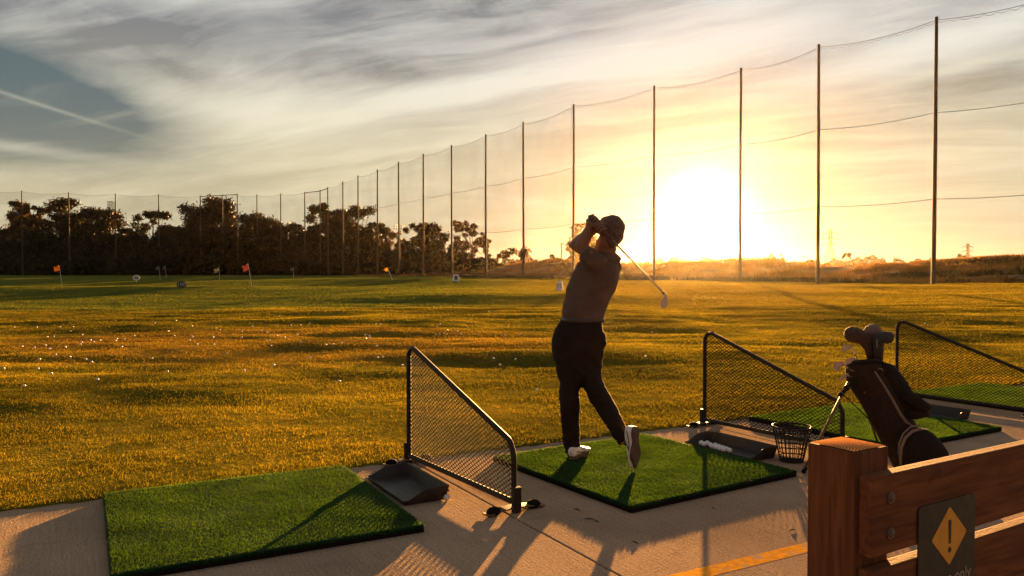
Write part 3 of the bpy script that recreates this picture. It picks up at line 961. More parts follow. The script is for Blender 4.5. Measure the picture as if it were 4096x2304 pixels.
def line_pole(x, ytop, Yd, lab, lean=0.0, arms=(.9,), L=1.4, z0=0):
    H = EYE + (683 - ytop) / 2004 * Yd
    t = thing('utility_pole', lab, 'utility pole', ((x - 1288) / 2004 * Yd, Yd, 0))
    b = MB(); b.tube([(-lean, 0, -.3), (0, 0, H)], [.20, .15], 8); b.build('shaft', M_POLE, t)
    for f in arms:
        b = MB(); b.box((0, 0, f * H), (2 * L, .18, .2))
        for s in (-1, -.5, .5, 1): b.tube([(s * L * .95, 0, f * H), (s * L * .95, 0, f * H + .35)], .06, 5)
        b.build('crossarm', M_POLE, t)
    return t
line_pole(1413, 612, 250, 'leaning bare utility pole, left one behind the golfer', .3, (.97,), .5)
line_pole(1433, 596, 235, 'taller utility pole close to the left elbow of the golfer', -.6, (.8, .66), 1.3)
line_pole(2249, 645, 420, 'small utility pole on the skyline between two net poles', 0, (.94, .82), 2.0)
line_pole(2022, 642, 400, 'small utility pole on the skyline left of the tall pylon', 0, (.93,), 1.8)
line_pole(2447, 650, 300, 'short utility pole below the faint distant pylon', 0, (.95,), 1.0)
t = thing('floodlight_pole', 'floodlight pole with two lamp bars above the middle trees', 'floodlight', ((1005 - 1288) / 2004 * 275, 275, 0))
hh = EYE + (683 - 568) / 2004 * 275
b = MB(); b.tube([(0, 0, 0), (0, 0, hh)], [.25, .16], 8); b.build('shaft', M_POLE, t)
for zz in (hh - .1, hh - 1.0):
    b = MB(); b.box((0, 0, zz), (3.4, .2, .16)); b.build('lamp_bar', M_POLE, t)
    for k in (-1.5, -.9, .9, 1.5):
        b = MB(); b.box((k, -.25, zz + .12), (.5, .4, .36)); b.build('lamp', M_STEEL, t)

# ------------------------------------------------------------------ flags and distance boards
def flag_mat(name, c1, c2):
    m, g, out = new_mat(name)
    ck = g.node('ShaderNodeTexChecker'); ck.inputs['Scale'].default_value = 7.0
    g.put(ck.inputs['Vector'], g.vm('ADD', g.objc(), (.013, .5, .017)))
    ck.inputs[1].default_value = (*c1, 1); ck.inputs[2].default_value = (*c2, 1)
    d_ = g.node('ShaderNodeBsdfDiffuse'); g.put(d_.inputs[0], ck.outputs[0])
    tr = g.node('ShaderNodeBsdfTranslucent'); g.put(tr.inputs[0], ck.outputs[0])
    mx = g.node('ShaderNodeMixShader'); mx.inputs[0].default_value = .5
    g.nt.links.new(d_.outputs[0], mx.inputs[1]); g.nt.links.new(tr.outputs[0], mx.inputs[2]); g.nt.links.new(mx.outputs[0], out.inputs[0])
    return m
FO, FR = flag_mat('orange_check', (.45, .25, .05), (.34, .11, .025)), flag_mat('red_check', (.36, .055, .03), (.44, .22, .16))
FW, FY = flag_mat('white_check', (.30, .30, .29), (.12, .12, .12)), flag_mat('yellow_check', (.85, .60, .15), (.75, .45, .08))
M_PIN = surf('flag_pin', (.70, .66, .55), (.55, .5, .4), rough=.5, scale=3)
def flag(x, ybase, Yd, xt, yt, w, h, m, lab, thick=.022):
    w *= .85; h *= .85
    base = Vector(((x - 1288) / 2004 * Yd, Yd, 0)); base.z = fz(base.x, base.y)
    top = Vector(((xt - 1288) / 2004 * Yd, Yd, EYE + (683 - yt) / 2004 * Yd))
    t = thing('golf_flag', lab, 'flag', base)
    b = MB(); b.tube([(0, 0, -.1), (top - base) * .5, top - base], [thick, thick * .9, thick * .7], 6); b.build('pin', M_PIN, t)
    b = MB(); T_ = top - base
    N = 8
    rows = []
    for j in range(2):
        for sgn in (0, 1):
            pass
    fr, bk = [], []
    for k in range(N + 1):
        u = k / N
        off = Vector((-u * w, .09 * math.sin(u * 7), -u * h * .55 + .05 * math.sin(u * 9)))
        dirz = (T_).normalized()
        fr.append([T_ + off, T_ + off - dirz * h])
    vs = [p for q in fr for p in q] + [p + Vector((0, .012, 0)) for q in fr for p in q]
    M2 = 2 * (N + 1)
    fs = []
    for k in range(N):
        fs.append((2 * k, 2 * k + 1, 2 * k + 3, 2 * k + 2)); fs.append((M2 + 2 * k, M2 + 2 * k + 2, M2 + 2 * k + 3, M2 + 2 * k + 1))
        fs.append((2 * k, 2 * k + 2, M2 + 2 * k + 2, M2 + 2 * k)); fs.append((2 * k + 1, M2 + 2 * k + 1, M2 + 2 * k + 3, 2 * k + 3))
    fs.append((0, M2, M2 + 1, 1)); fs.append((2 * N, 2 * N + 1, M2 + 2 * N + 1, M2 + 2 * N))
    b._add(vs, fs); b.build('cloth', m, t, smooth=True)
    return t
flag(157, 722, 73, 149, 667, .62, .5, FO, 'orange checked flag on a leaning pin at the far left')
flag(634, 731, 59, 624, 663, .52, .5, FR, 'red checked flag on a pale pin in the middle distance')
flag(403, 697, 120, 400, 669, .62, .55, FW, 'small white flag in front of the fourth far pole')
flag(418, 697, 135, 416, 668, .5, .5, FW, 'fainter white flag just right of another white flag')
flag(553, 697, 100, 551, 673, .75, .55, FW, 'grey white flag below the dome shaped tree')
flag(738, 697, 125, 739, 672, .62, .5, FW, 'white flag near the dark trees left of the corner poles')
flag(988, 712, 96, 974, 673, .40, .42, FY, 'yellow checked flag on a leaning pin by the middle trees', .026)
# distance boards
def board_txt(t, s, size, loc, m, rx=0.0):
    me = text_mesh(s, size, .006, 1.05)
    me.materials.append(m)
    o = link_mesh('lettering', me, None, t)
    o.rotation_euler = (R(90) + rx, 0, 0); o.location = loc
    return o
x0 = ground(457 * DS, 735 * DS)
t = thing('distance_marker', 'dark oval board reading 100 on the grass left of the red flag', 'sign', (x0.x, x0.y, fz(x0.x, x0.y)))
b = MB(); pl = [Vector((.33 * math.cos(2 * math.pi * k / 28), -.03, .21 + .21 * math.sin(2 * math.pi * k / 28))) for k in range(28)]
b.prism(pl, (0, .05, 0)); b.build('board', M_DARKSIGN, t); board_txt(t, '100', .34, (0, -.04, .21), M_DIGIT)
Yd = 98.0; X = (343 - 1288) / 2004 * Yd
t = thing('distance_marker', 'pale round board far off above the dark oval one', 'sign', (X, Yd, fz(X, Yd)))
zc = EYE - (699 - 683) / 2004 * Yd - fz(X, Yd)
b = MB(); pl = [Vector((.44 * math.cos(2 * math.pi * k / 28), -.03, zc + .34 * math.sin(2 * math.pi * k / 28))) for k in range(28)]
b.prism(pl, (0, .05, 0)); b.tube([(0, .02, -.1), (0, .02, zc)], .03, 6); b.build('board', M_WHITE, t)
b = MB(); pl = [Vector((.30 * math.cos(2 * math.pi * k / 24), -.036, zc + .2 * math.sin(2 * math.pi * k / 24))) for k in range(24)]
b.prism(pl, (0, .004, 0)); b.build('panel', surf('grey_sign_face', (.22, .22, .2), rough=.6), t)
def aframe(x, yb, w, h, lab, txt=None, panel=False, rz=0.0):
    p0 = ground(x * DS, yb * DS)
    t = thing('distance_marker', lab, 'sign', (p0.x, p0.y, fz(p0.x, p0.y)), rz)
    b = MB()
    for s in (-1, 1):
        a = [Vector((-w / 2, s * h * .28, 0)), Vector((w / 2, s * h * .28, 0)), Vector((w * .36, s * .03, h)), Vector((-w * .36, s * .03, h))]
        b.prism(a, (0, -s * .03, 0))
    b.build('board', M_WHITE, t)
    tilt = math.atan(.25)
    if txt: board_txt(t, txt, h * .62, (0, -h * .28 * .52 - .045, h * .47), M_BLACKINK, -tilt)
    if panel:
        b = MB(); c = [Vector((-w * .24, -h * .28 * .80 - .012, h * .2)), Vector((w * .24, -h * .28 * .80 - .012, h * .2)), Vector((w * .22, -h * .28 * .24 - .022, h * .78)), Vector((-w * .22, -h * .28 * .24 - .022, h * .78))]
        b.prism(c, (0, -.006, 0)); b.build('panel', M_DARKSIGN, t)
    return t
aframe(1408, 733, .50, .68, 'white folding board reading 75 beside the golfer', '75', False, R(-12))
aframe(1147, 713, .86, .80, 'white folding board with a dark square at the foot of a net pole', None, True, R(10))

# ------------------------------------------------------------------ golf balls on the field
bb = MB(); bb.ell((0, 0, 0), (.0214, .0214, .0214), None, 14, 9)
BALL = bb.mesh('golf_ball', smooth=True); BALL.materials.append(M_BALL)
def S4(l):  # measured spots of the left and middle field, in photo pixels
    return l
spots = [(57, 1321), (148, 1318), (294, 1319), (282, 1332), (330, 1343), (190, 1358), (215, 1356), (89, 1396), (138, 1401), (181, 1391), (197, 1407), (262, 1400), (222, 1427), (158, 1449), (327, 1379), (321, 1386), (362, 1372), (375, 1378), (402, 1374), (468, 1365), (464, 1373), (498, 1366), (487, 1399), (538, 1352), (343, 1449), (367, 1460), (280, 1436), (15, 1484), (152, 1487), (205, 1508), (97, 1559), (390, 1532), (608, 1447), (670, 1502), (673, 1335), (698, 1353), (769, 1314), (770, 1358), (760, 1371), (789, 1391), (856, 1390), (853, 1359), (880, 1329), (907, 1425), (967, 1336), (966, 1355), (1046, 1332), (1068, 1343), (1077, 1373), (1085, 1391), (1108, 1352), (1139, 1360), (1164, 1307), (1203, 1308), (1189, 1350), (1204, 1377), (1240, 1442), (1304, 1381), (1333, 1381), (1367, 1377), (976, 1496), (1095, 1473), (1357, 1539), (1117, 1271), (1239, 1303), (1511, 1441), (1460, 1348), (1478, 1362), (1478, 1355), (1464, 1366), (1532, 1434), (1609, 1473), (1503, 1305), (1523, 1304), (1506, 1393), (1762, 1304), (1748, 1316), (1745, 1340), (1759, 1337), (1786, 1347), (1791, 1329), (1829, 1332), (1843, 1343), (2020, 1351), (2084, 1344), (2173, 1375), (2111, 1414), (2062, 1453), (1974, 1440), (2000, 1471), (2583, 1429), (2609, 1338), (2808, 1383), (3028, 1325), (3247, 1346), (3314, 1370), (3537, 1268), (2147, 1574), (1735, 1236), (1955, 1252), (1630, 1283), (862, 1320), (620, 1300), (1010, 1315), (705, 1290), (2900, 1290), (3700, 1300), (240, 1320)]
rb = random.Random(4)
for x, y in spots:
    q = ground(x, y)
    q = ground(x, y, fz(q.x, q.y))
    o = bpy.data.objects.new('golf_ball', BALL); COL.objects.link(o)
    o.location = (q.x, q.y, fz(q.x, q.y) + .034 + .0012 * min(q.y, 18)); o.rotation_euler = (rb.random() * 6, rb.random() * 6, 0)
    sc_ = .82
    o.scale = (min(sc_, 1.15),) * 3
    tag(o, 'white golf ball lying loose on the open grass', 'golf ball', 'golf balls scattered over the field')

# low wire fence along the foot of the hills, left of the golfer
A_, B_ = PR[9] + Vector((.6, 2.6, 0)), PR[4] + Vector((2.0, 2.6, 0))
lf = thing('wire_fence', 'low tan wire fence at the foot of the hills left of the golfer', 'fence', A_, 0)
nL = 24
b = MB()
for k in range(nL + 1):
    q = (B_ - A_) * (k / nL)
    pm = MB(); pm.tube([q + Vector((0, 0, -.2)), q + Vector((0, 0, 1.15))], .05, 6); pm.build('post', M_POLE, lf)
for z in (.35, .75, 1.1): b.tube([Vector((0, 0, z)), (B_ - A_) + Vector((0, 0, z))], .02, 5)
b.build('wire', M_CABLE, lf)
b = MB(); q = B_ - A_
b._add([(0, .03, .05), (q.x, q.y + .03, .05), (q.x, q.y + .03, 1.08), (0, .03, 1.08)], [(0, 1, 2, 3)])
b.build('wire_netting', net_mat('fence_netting', .3), lf)
# ------------------------------------------------------------------ hitting mats
def make_mat(lab, c, ang):
    t = thing('hitting_mat', lab, 'mat', (c[0], c[1], 0), R(ang), 'green hitting mats on the pad')
    S = .762
    b = MB(); b.box((0, 0, .0175), (2 * S, 2 * S, .033)); b.build('rubber_base', M_RUBBER, t, bevel=.003)
    b = MB(); b.box((0, 0, .0365), (2 * S - .012, 2 * S - .012, .009)); o = b.build('turf', M_TURFB, t)
    rng = np.random.default_rng(9)
    n = 90000
    x, y = (rng.random(n) * 2 - 1) * (S - .004), (rng.random(n) * 2 - 1) * (S - .004)
    d = vnoise(x / .35, y / .25, 3)
    h = (.006 + .005 * rng.random(n)) * (1 + .5 * d) * (1 - .3 * np.exp(-((x + .1) / .3) ** 2 - (y / .35) ** 2))
    w = .0018 * (.7 + .7 * rng.random(n)); a = rng.random(n) * math.pi
    ln = rng.normal(0, .35, (n, 2)) * h[:, None] + np.stack([.4 * d * h, .3 * h * vnoise(x / .2, y / .5, 5)], -1)
    V = np.empty((n, 3, 3))
    V[:, 0] = np.stack([x - np.cos(a) * w, y - np.sin(a) * w, 0 * x + .040], -1)
    V[:, 1] = np.stack([x + np.cos(a) * w, y + np.sin(a) * w, 0 * x + .040], -1)
    V[:, 2] = np.stack([x + ln[:, 0], y + ln[:, 1], .041 + h], -1)
    # frayed fringe hanging over the four edges
    n2 = 9000
    u = (rng.random(n2) * 2 - 1) * S; sd_ = rng.integers(0, 4, n2)
    ex = np.where(sd_ == 0, S, np.where(sd_ == 1, -S, u)); ey = np.where(sd_ == 2, S, np.where(sd_ == 3, -S, u))
    ox = np.where(sd_ == 0, 1, np.where(sd_ == 1, -1, 0)); oy = np.where(sd_ == 2, 1, np.where(sd_ == 3, -1, 0))
    tx, ty = -oy, ox
    w2 = .0022; z0 = .032 + .010 * rng.random(n2); ln2 = .004 + .008 * rng.random(n2); dz2 = -.012 + .018 * rng.random(n2)
    V2 = np.empty((n2, 3, 3))
    V2[:, 0] = np.stack([ex - .006 * ox - tx * w2, ey - .006 * oy - ty * w2, z0], -1)
    V2[:, 1] = np.stack([ex - .006 * ox + tx * w2, ey - .006 * oy + ty * w2, z0], -1)
    V2[:, 2] = np.stack([ex + ox * ln2, ey + oy * ln2, z0 + dz2], -1)
    np_mesh('pile', np.concatenate([V, V2]), 3, M_TURF, t)
    return t
mat0 = make_mat('green mat lying empty in the left bay by the grass', (-1.51, 4.62), 28.3)
for lab, c, an in (('green mat the golfer is standing on', (.915, 5.70), 33.5), ('green mat behind the golf bag, half in shade', (3.30, 7.30), 31.1), ('green mat seen through the cage panel at the right edge', (5.55, 8.82), 31)):
    o = copy_tree(mat0); o.location = (c[0], c[1], 0); o.rotation_euler = (0, 0, R(an)); o['label'] = lab

# ------------------------------------------------------------------ divider cages
def make_cage(lab, far, near):
    far, near = Vector(far), Vector(near)
    d = near - far
    L = d.length
    t = thing('bay_divider', lab, 'divider', (far.x, far.y, 0), math.atan2(d.y, d.x), 'wire mesh dividers between the bays')
    prof = [(0, 0, .055), (0, 0, .885), (L - .05, 0, .415), (L, 0, .335), (L, 0, .055)]
    b = MB()
    b.tube(fillet(prof, [.03, .075, .05, .10, .02], 7, True), .0175, 10, closed=True)
    b.build('frame', M_FRAME, t, smooth=True)
    # diagonal wires clipped to the outline
    poly = [(0, .055), (L, .055), (L, .335), (L - .05, .415), (.02, .875), (0, .85)]
    b = MB()
    th = math.atan2(.029, .047)
    sp_ = .0247
    for sgn in (1, -1):
        dv = Vector((math.cos(th), sgn * math.sin(th))); nv = Vector((-dv.y, dv.x))
        for k in range(-80, 120):
            o = nv * (k * sp_)
            t0, t1 = -9, 9
            ok = True
            for i in range(len(poly)):
                a, c = Vector(poly[i]), Vector(poly[(i + 1) % len(poly)])
                e = c - a; inn = Vector((-e.y, e.x))
                num = inn.dot(o - a); den = inn.dot(dv)
                if abs(den) < 1e-9:
                    if num < 0: ok = False
                    continue
                s = -num / den
                if den > 0: t0 = max(t0, s)
                else: t1 = min(t1, s)
            if ok and t1 - t0 > .01:
                p, q = o + dv * t0, o + dv * t1
                b.tube([(p.x, sgn * .0012, p.y), (q.x, sgn * .0012, q.y)], .0029, 4, caps=False)
    b.build('wire_mesh', M_WIRE, t)
    # socket, foot plates
    for xx in (L, 0.0):
        b = MB(); b.box((xx + (.026 if xx else -.02), 0, .075), (.035, .05, .15)); b.build('socket', M_FRAME, t, bevel=.003)
        f = MB()
        arc = [Vector((xx, s, .012 + .018 * max(0, math.cos(s * 9)) * (abs(s) < .17))) for s in np.linspace(-.2, .2, 17)]
        vs = []
        for p in arc: vs += [p + Vector((-.035, 0, 0)), p + Vector((.035, 0, 0))]
        fs = [(2 * i, 2 * i + 1, 2 * i + 3, 2 * i + 2) for i in range(16)]
        f._add(vs, fs)
        f2 = MB(); f2.rings([[p + Vector((-.035, 0, -.004)), p + Vector((.035, 0, -.004)), p + Vector((.035, 0, .004)), p + Vector((-.035, 0, .004))] for p in arc])
        fo = f2.build('foot_plate', M_FOOT, t)
        for s in (-.14, .14):
            k = MB(); k.ell((xx, s, .022), (.04, .045, .026), None, 12, 8)
            k.build('foot_cap', M_RUBBER, fo, smooth=True)
    return t
cg = make_cage('wire mesh divider left of the golfer, nearest to the empty mat', (-.764, 5.88), (.012, 4.69))
for lab, f, n in (('wire mesh divider beside the ball basket and golf bag', (1.776, 7.32), (2.555, 6.13)), ('wire mesh divider cut off by the right edge', (4.35, 8.98), (5.13, 7.79))):
    o = copy_tree(cg); f, n = Vector(f), Vector(n); o.location = (f.x, f.y, 0); o.rotation_euler = (0, 0, math.atan2(n.y - f.y, n.x - f.x)); o['label'] = lab

# ------------------------------------------------------------------ ball trays: low lip toward the mat, high back, stepped ends
def make_tray(lab, c, ang):
    t = thing('ball_tray', lab, 'tray', (c[0], c[1], 0), R(ang), 'black ball trays beside the dividers')
    Lh, Wh = .345, .155
    end = [(-Wh, .036), (-Wh * .75, .036), (-Wh * .05, .088), (Wh * .6, .094), (Wh, .094)]
    loop = []
    for k in np.linspace(-1, 1, 9): loop.append((k * Lh, -Wh, .036))
    for y, z in end[1:-1]: loop.append((Lh, y, z))
    for k in np.linspace(1, -1, 9): loop.append((k * Lh, Wh, .094))
    for y, z in end[1:-1][::-1]: loop.append((-Lh, y, z))
    def ring(ins, zf):
        out = []
        for x, y, z in loop:
            out.append(Vector((x - math.copysign(ins, x) * (abs(x) > Lh - 1e-6) if abs(x) > Lh - 1e-6 else x * (1 - ins / Lh), y - math.copysign(min(ins, abs(y)), y) if abs(abs(y) - Wh) < 1e-6 else y * (1 - ins / Wh), zf(z))))
        return out
    b = MB()
    b.rings([ring(.02, lambda z: .003), ring(.004, lambda z: z - .008), ring(-.003, lambda z: z - .007), ring(-.004, lambda z: z - .001), ring(.002, lambda z: z), ring(.010, lambda z: z - .004), ring(.030, lambda z: .014), ring(.06, lambda z: .011)])
    b.build('tub', M_TRAY, t, smooth=.6)
    k = MB()
    for sx in (-1, 1):
        k.tube([(sx * (Lh - .04), Wh + .003, .05), (sx * (Lh - .04), Wh + .012, .05)], .008, 8)
    k.build('bolt', M_STEEL, t)
    return t
# tray local axes: +x along the cage toward the camera, so the high back (+y) faces the cage
tr0 = make_tray('empty black ball tray between the left mat and its wire divider', (-.69, 5.145), -60.8)
for lab, c, an in (('black ball tray holding a row of white balls', (1.715, 6.25), -58.6), ('black ball tray behind the golf bag at the right', (4.09, 7.82), -57)):
    o = copy_tree(tr0); o.location = (c[0], c[1], 0); o.rotation_euler = (0, 0, R(an)); o['label'] = lab
# row of balls in the middle tray
MT = Matrix.Translation((1.715, 6.25, 0)) @ Matrix.Rotation(R(-58.6), 4, 'Z')
tb = [(-.235, -.072, 0), (-.190, -.085, 0), (-.150, -.060, 0), (-.112, -.040, 0), (-.098, -.088, 0), (-.064, -.052, 0), (-.050, -.096, 0), (-.018, -.058, 0), (-.004, -.100, 0), (.026, -.064, 0), (.040, -.106, 0), (.072, -.078, 0), (-.205, -.035, 0)]
for i, (x, y, z) in enumerate(tb):
    o = bpy.data.objects.new('golf_ball', BALL); COL.objects.link(o)
    o.location = MT @ Vector((x, y, .0345 - .0012)); o.rotation_euler = (i, i * 2, 0)
    tag(o, 'white golf ball lying in the black tray by the basket', 'golf ball', 'golf balls in the tray')
# two stray balls by the left tray
for x, y, lab in ((1787, 2004, 'white golf ball resting at the near corner of the empty tray'),):
    q = ground(x, y); o = bpy.data.objects.new('golf_ball', BALL); COL.objects.link(o); o.location = (q.x, q.y, .0214); tag(o, lab, 'golf ball')

# ------------------------------------------------------------------ ball basket
bp_ = ground(3166, 1845)
t = thing('ball_basket', 'black wire ball basket standing between the tray and the golf bag', 'basket', (bp_.x, bp_.y, 0))
rb_, rt_, hb = .082, .138, .262
def ringp(z, n=40):
    r_ = rb_ + (rt_ - rb_) * z / hb
    return [(r_ * math.cos(2 * math.pi * k / n), r_ * math.sin(2 * math.pi * k / n), z) for k in range(n)]
b = MB(); b.tube(ringp(hb), .0068, 8, closed=True); b.build('rim', M_BASKET, t, smooth=True)
b = MB()
for z in (.006, .040, .078, .116, .154):
    b.tube(ringp(z), .0036, 6, closed=True)
for z in (.186, .200, .232): b.tube(ringp(z), .0042, 6, closed=True)
for k in range(22):
    a = 2 * math.pi * k / 22
    b.tube([(rb_ * math.cos(a), rb_ * math.sin(a), .004), (rt_ * .995 * math.cos(a), rt_ * .995 * math.sin(a), hb)], .0036, 6, flat=1.4)
for k in range(-3, 4):
    w = math.sqrt(max(0, rb_ ** 2 - (k * .024) ** 2))
    b.tube([(k * .024, -w, .006), (k * .024, w, .006)], .003, 5); b.tube([(-w, k * .024, .007), (w, k * .024, .007)], .003, 5)
b.build('wire_grid', M_BASKET, t)

# ------------------------------------------------------------------ wooden rail fence with the notice
def m_wood():
    m, g, out = new_mat('redwood')
    p = g.objc()
    lo = g.vm('MULTIPLY', p, (2.0, 26.0, 26.0))
    gr = g.noise(lo, 1.6, 6, .62, .6)
    big = g.noise(p, 3.0, 4, .6)
    kn = g.noise(g.vm('MULTIPLY', p, (1.0, 1.6, 1.6)), 7, 2, .5)
    c = g.mix(g.ss(gr, .3, .7), (.20, .070, .026), (.095, .033, .013))
    c = g.mix(g.ss(big, .45, .75, 0, .5), c, (.075, .028, .013))
    c = g.mix(g.ss(kn, .66, .72, 0, .6), c, (.08, .03, .013))
    b = g.node('ShaderNodeBsdfPrincipled'); g.put(b.inputs['Base Color'], c); b.inputs['Roughness'].default_value = .85; b.inputs['Specular IOR Level'].default_value = .12
    bp = g.node('ShaderNodeBump'); bp.inputs['Strength'].default_value = .5; bp.inputs['Distance'].default_value = .003
    g.put(bp.inputs['Height'], g.m('ADD', gr, g.m('MULTIPLY', g.noise(p, 110, 4, .7), 1.3))); g.put(b.inputs['Normal'], bp.outputs[0])
    g.nt.links.new(b.outputs[0], out.inputs[0])
    return m
def m_endgrain():
    m, g, out = new_mat('sunlit_end_grain')
    p = g.objc()
    # local x, y: growth rings centred off one corner
    q = g.vm('SUBTRACT', p, (-.09, .02, 0))
    wv = g.node('ShaderNodeTexWave', wave_type='RINGS', rings_direction='Z'); wv.inputs['Scale'].default_value = 42; wv.inputs['Distortion'].default_value = 1.2; wv.inputs['Detail'].default_value = 2; wv.inputs['Detail Scale'].default_value = 1.5
    g.put(wv.inputs['Vector'], q)
    c = g.mix(wv.outputs['Fac'], (.26, .11, .04), (.55, .24, .085))  # growth rings, their tones lightened to paint sun on the post top
    c = g.mix(g.ss(g.noise(p, 60, 3), .4, .8, 0, .5), c, (.40, .17, .06))
    b = g.node('ShaderNodeBsdfPrincipled'); g.put(b.inputs['Base Color'], c); b.inputs['Roughness'].default_value = .95; b.inputs['Specular IOR Level'].default_value = .0
    bp = g.node('ShaderNodeBump'); bp.inputs['Strength'].default_value = .7; bp.inputs['Distance'].default_value = .004
    g.put(bp.inputs['Height'], g.m('ADD', wv.outputs['Fac'], g.noise(p, 200, 3))); g.put(b.inputs['Normal'], bp.outputs[0])
    g.nt.links.new(b.outputs[0], out.inputs[0])
    return m
M_WOOD, M_END = m_wood(), m_endgrain()
M_BOLT = surf('weathered_bolt', (.12, .075, .05), (.09, .055, .035), rough=.6, metal=.2, scale=30)
FA = 31.6
fc = Vector((.8825, 2.085, 0))
fence = thing('rail_fence', 'reddish timber rail fence at the right with a dark notice on it', 'fence', fc, R(FA))
ZT = .966
def wood_post(xc):
    h = .07
    b = MB()
    nx = 10
    # post body on its own axis (grain along x), stood up afterwards
    b.box((ZT / 2 - .05, 0, 0), (ZT + .1 - .002, 2 * h, 2 * h))
    me = b.mesh('post', bevel=.004); me.materials.append(M_WOOD)
    o = link_mesh('post', me, None, fence); o.rotation_euler = (0, R(-90), 0); o.location = (xc, 0, 0)
    b = MB()
    n = 12
    vs, fs = [], []
    g_ = lambda i: -h + .004 + (2 * h - .008) * i / n
    for i in range(n + 1):
        for j in range(n + 1):
            x, y = g_(i), g_(j)
            vs.append((x, y, ZT + .0012 + .0035 * (1 - (x / h) ** 2) * (1 - (y / h) ** 2)))
    for i in range(n):
        for j in range(n):
            a = i * (n + 1) + j
            fs.append((a, a + n + 1, a + n + 2, a + 1))
    b._add(vs, fs)
    o2 = b.build('end_cap', M_END, fence, smooth=True); o2.location = (xc, 0, 0)
    b = MB(); b.box((0, 0, .36), (2 * h + .012, 2 * h + .012, .86 - .06)); 
    return o
wood_post(0.0); wood_post(2.35)
def rail(z0, z1, y, x0=-.056, x1=2.9):
    b = MB(); b.box(((x0 + x1) / 2, y, (z0 + z1) / 2), (x1 - x0, .038, z1 - z0))
    o = b.build('rail', M_WOOD, fence, bevel=.0045)
    return o
RY = -.07 - .0195
rail(.706, .908, RY); rail(.474, .672, RY); rail(.15, .34, RY)
for xx in (0.012,):
    for z in (.848, .758, .60, .52):
        b = MB()
        b.tube([(xx + .008, RY - .018, z), (xx + .008, RY - .0235, z)], .0155, 18); b.ell((xx + .008, RY - .024, z), (.0095, .006, .0095), None, 12, 8)
        b.build('bolt', M_BOLT, fence, smooth=.7)

# notice, fixed on the rails: front plane of the rails
fx, fn = Vector((math.cos(R(FA)), math.sin(R(FA)), 0)), Vector((-math.sin(R(FA)), math.cos(R(FA)), 0))
def on_front(x, y):
    dd = ray(x, y); o0 = Vector((0, 0, EYE)); pl = fc + fn * (RY - .0195)
    s = (pl - o0).dot(fn) / dd.dot(fn)
    q = o0 + dd * s - fc
    return q.dot(fx), q.z
l0, zt0 = on_front(3668, 2012); l1, zt1 = on_front(3893, 1985)
zt = (zt0 + zt1) / 2
wS = l1 - l0
hS = wS * 1.62
no = thing('notice_board', 'dark notice with a yellow warning diamond on the timber rails', 'sign', fc + fx * ((l0 + l1) / 2) + fn * (RY - .0195 - .0015) + Vector((0, 0, zt)), R(FA))
M_NOTICE = surf('notice_face', (.020, .022, .017), (.030, .030, .022), rough=.5, scale=14, spec=.3)
M_YEL = surf('notice_yellow', (.62, .27, .018), (.52, .22, .016), rough=.5, scale=20)
M_TXT = surf('notice_lettering', (.34, .27, .19), rough=.5)
b = MB()
rc = .014
pl = fillet([(-wS / 2, 0, 0), (-wS / 2, 0, -hS), (wS / 2, 0, -hS), (wS / 2, 0, 0)], rc, 6, True)
b.prism(pl, (0, -.004, 0)); b.build('plate', M_NOTICE, no)
dt, dl = on_front(3790, 2023), on_front(3717, 2159)
db, dr = on_front(3788, 2257), on_front(3857, 2121)
cx_ = (l0 + l1) / 2
zc = (dt[1] + db[1]) / 2 - zt; hz_ = (dt[1] - db[1]) / 2; wz_ = (dr[0] - dl[0]) / 2
xc = (dr[0] + dl[0]) / 2 - cx_
b = MB(); b.prism(fillet([(xc, -.0042, zc + hz_), (xc - wz_, -.0042, zc), (xc, -.0042, zc - hz_), (xc + wz_, -.0042, zc)], .006, 4, True), (0, -.0012, 0)); b.build('diamond', M_YEL, no)
b = MB(); b.prism([(xc - .0065, -.0056, zc + hz_ * .54), (xc - .0045, -.0056, zc - hz_ * .26), (xc + .0045, -.0056, zc - hz_ * .26), (xc + .0065, -.0056, zc + hz_ * .54)], (0, -.001, 0))
b.prism([(xc + .0068 * math.cos(2 * math.pi * k / 16), -.0056, zc - hz_ * .47 + .0078 * math.sin(2 * math.pi * k / 16)) for k in range(16)], (0, -.001, 0)); b.build('exclamation_mark', M_NOTICE, no)
me = text_mesh('Players only', wS * .235, .0006, 1.0); me.materials.append(M_TXT)
w_ = max(v.co.x for v in me.vertices) - min(v.co.x for v in me.vertices)
o = link_mesh('lettering', me, None, no); o.rotation_euler = (R(90), 0, 0)
tx = on_front(3790, 2300)
o.location = (0, -.0048, tx[1] - zt - .006); o.scale = (wS * .84 / w_,) * 2 + (1,)

# ------------------------------------------------------------------ golf bag on its stand
M_BAG = surf('bag_nylon', (.024, .013, .008), (.034, .019, .011), rough=.85, spec=.1, scale=25, bump=.25, bscale=200, c3=(.022, .018, .016))
M_BAG2 = surf('bag_dark_pocket', (.013, .010, .007), (.018, .013, .009), rough=.85, spec=.1, scale=25, bump=.2, bscale=150)
M_PIPE = surf('bag_grey_trim', (.15, .105, .075), (.11, .08, .055), rough=.6, scale=20)
M_CLUB = surf('club_chrome', (.38, .34, .28), (.30, .27, .22), rough=.35, metal=.25, scale=30)
M_SHAFT = surf('club_shaft', (.16, .12, .08), rough=.5, metal=.4)
M_FERR = surf('club_ferrule', (.03, .022, .018), rough=.4)
M_LEGS = surf('stand_leg', (.14, .105, .04), (.10, .075, .03), rough=.6, spec=.2)
BT = at(3462, 1466, 5.78)          # centre of the bag mouth
BB = at(3660, 1905, 5.62); BB.z = .03
bagv = (BB - BT)
ax = bagv.normalized()
bag = thing('golf_bag', 'dark stand golf bag leaning on thin legs behind the timber post', 'golf bag', (BB.x, BB.y, 0))
org = bag.location
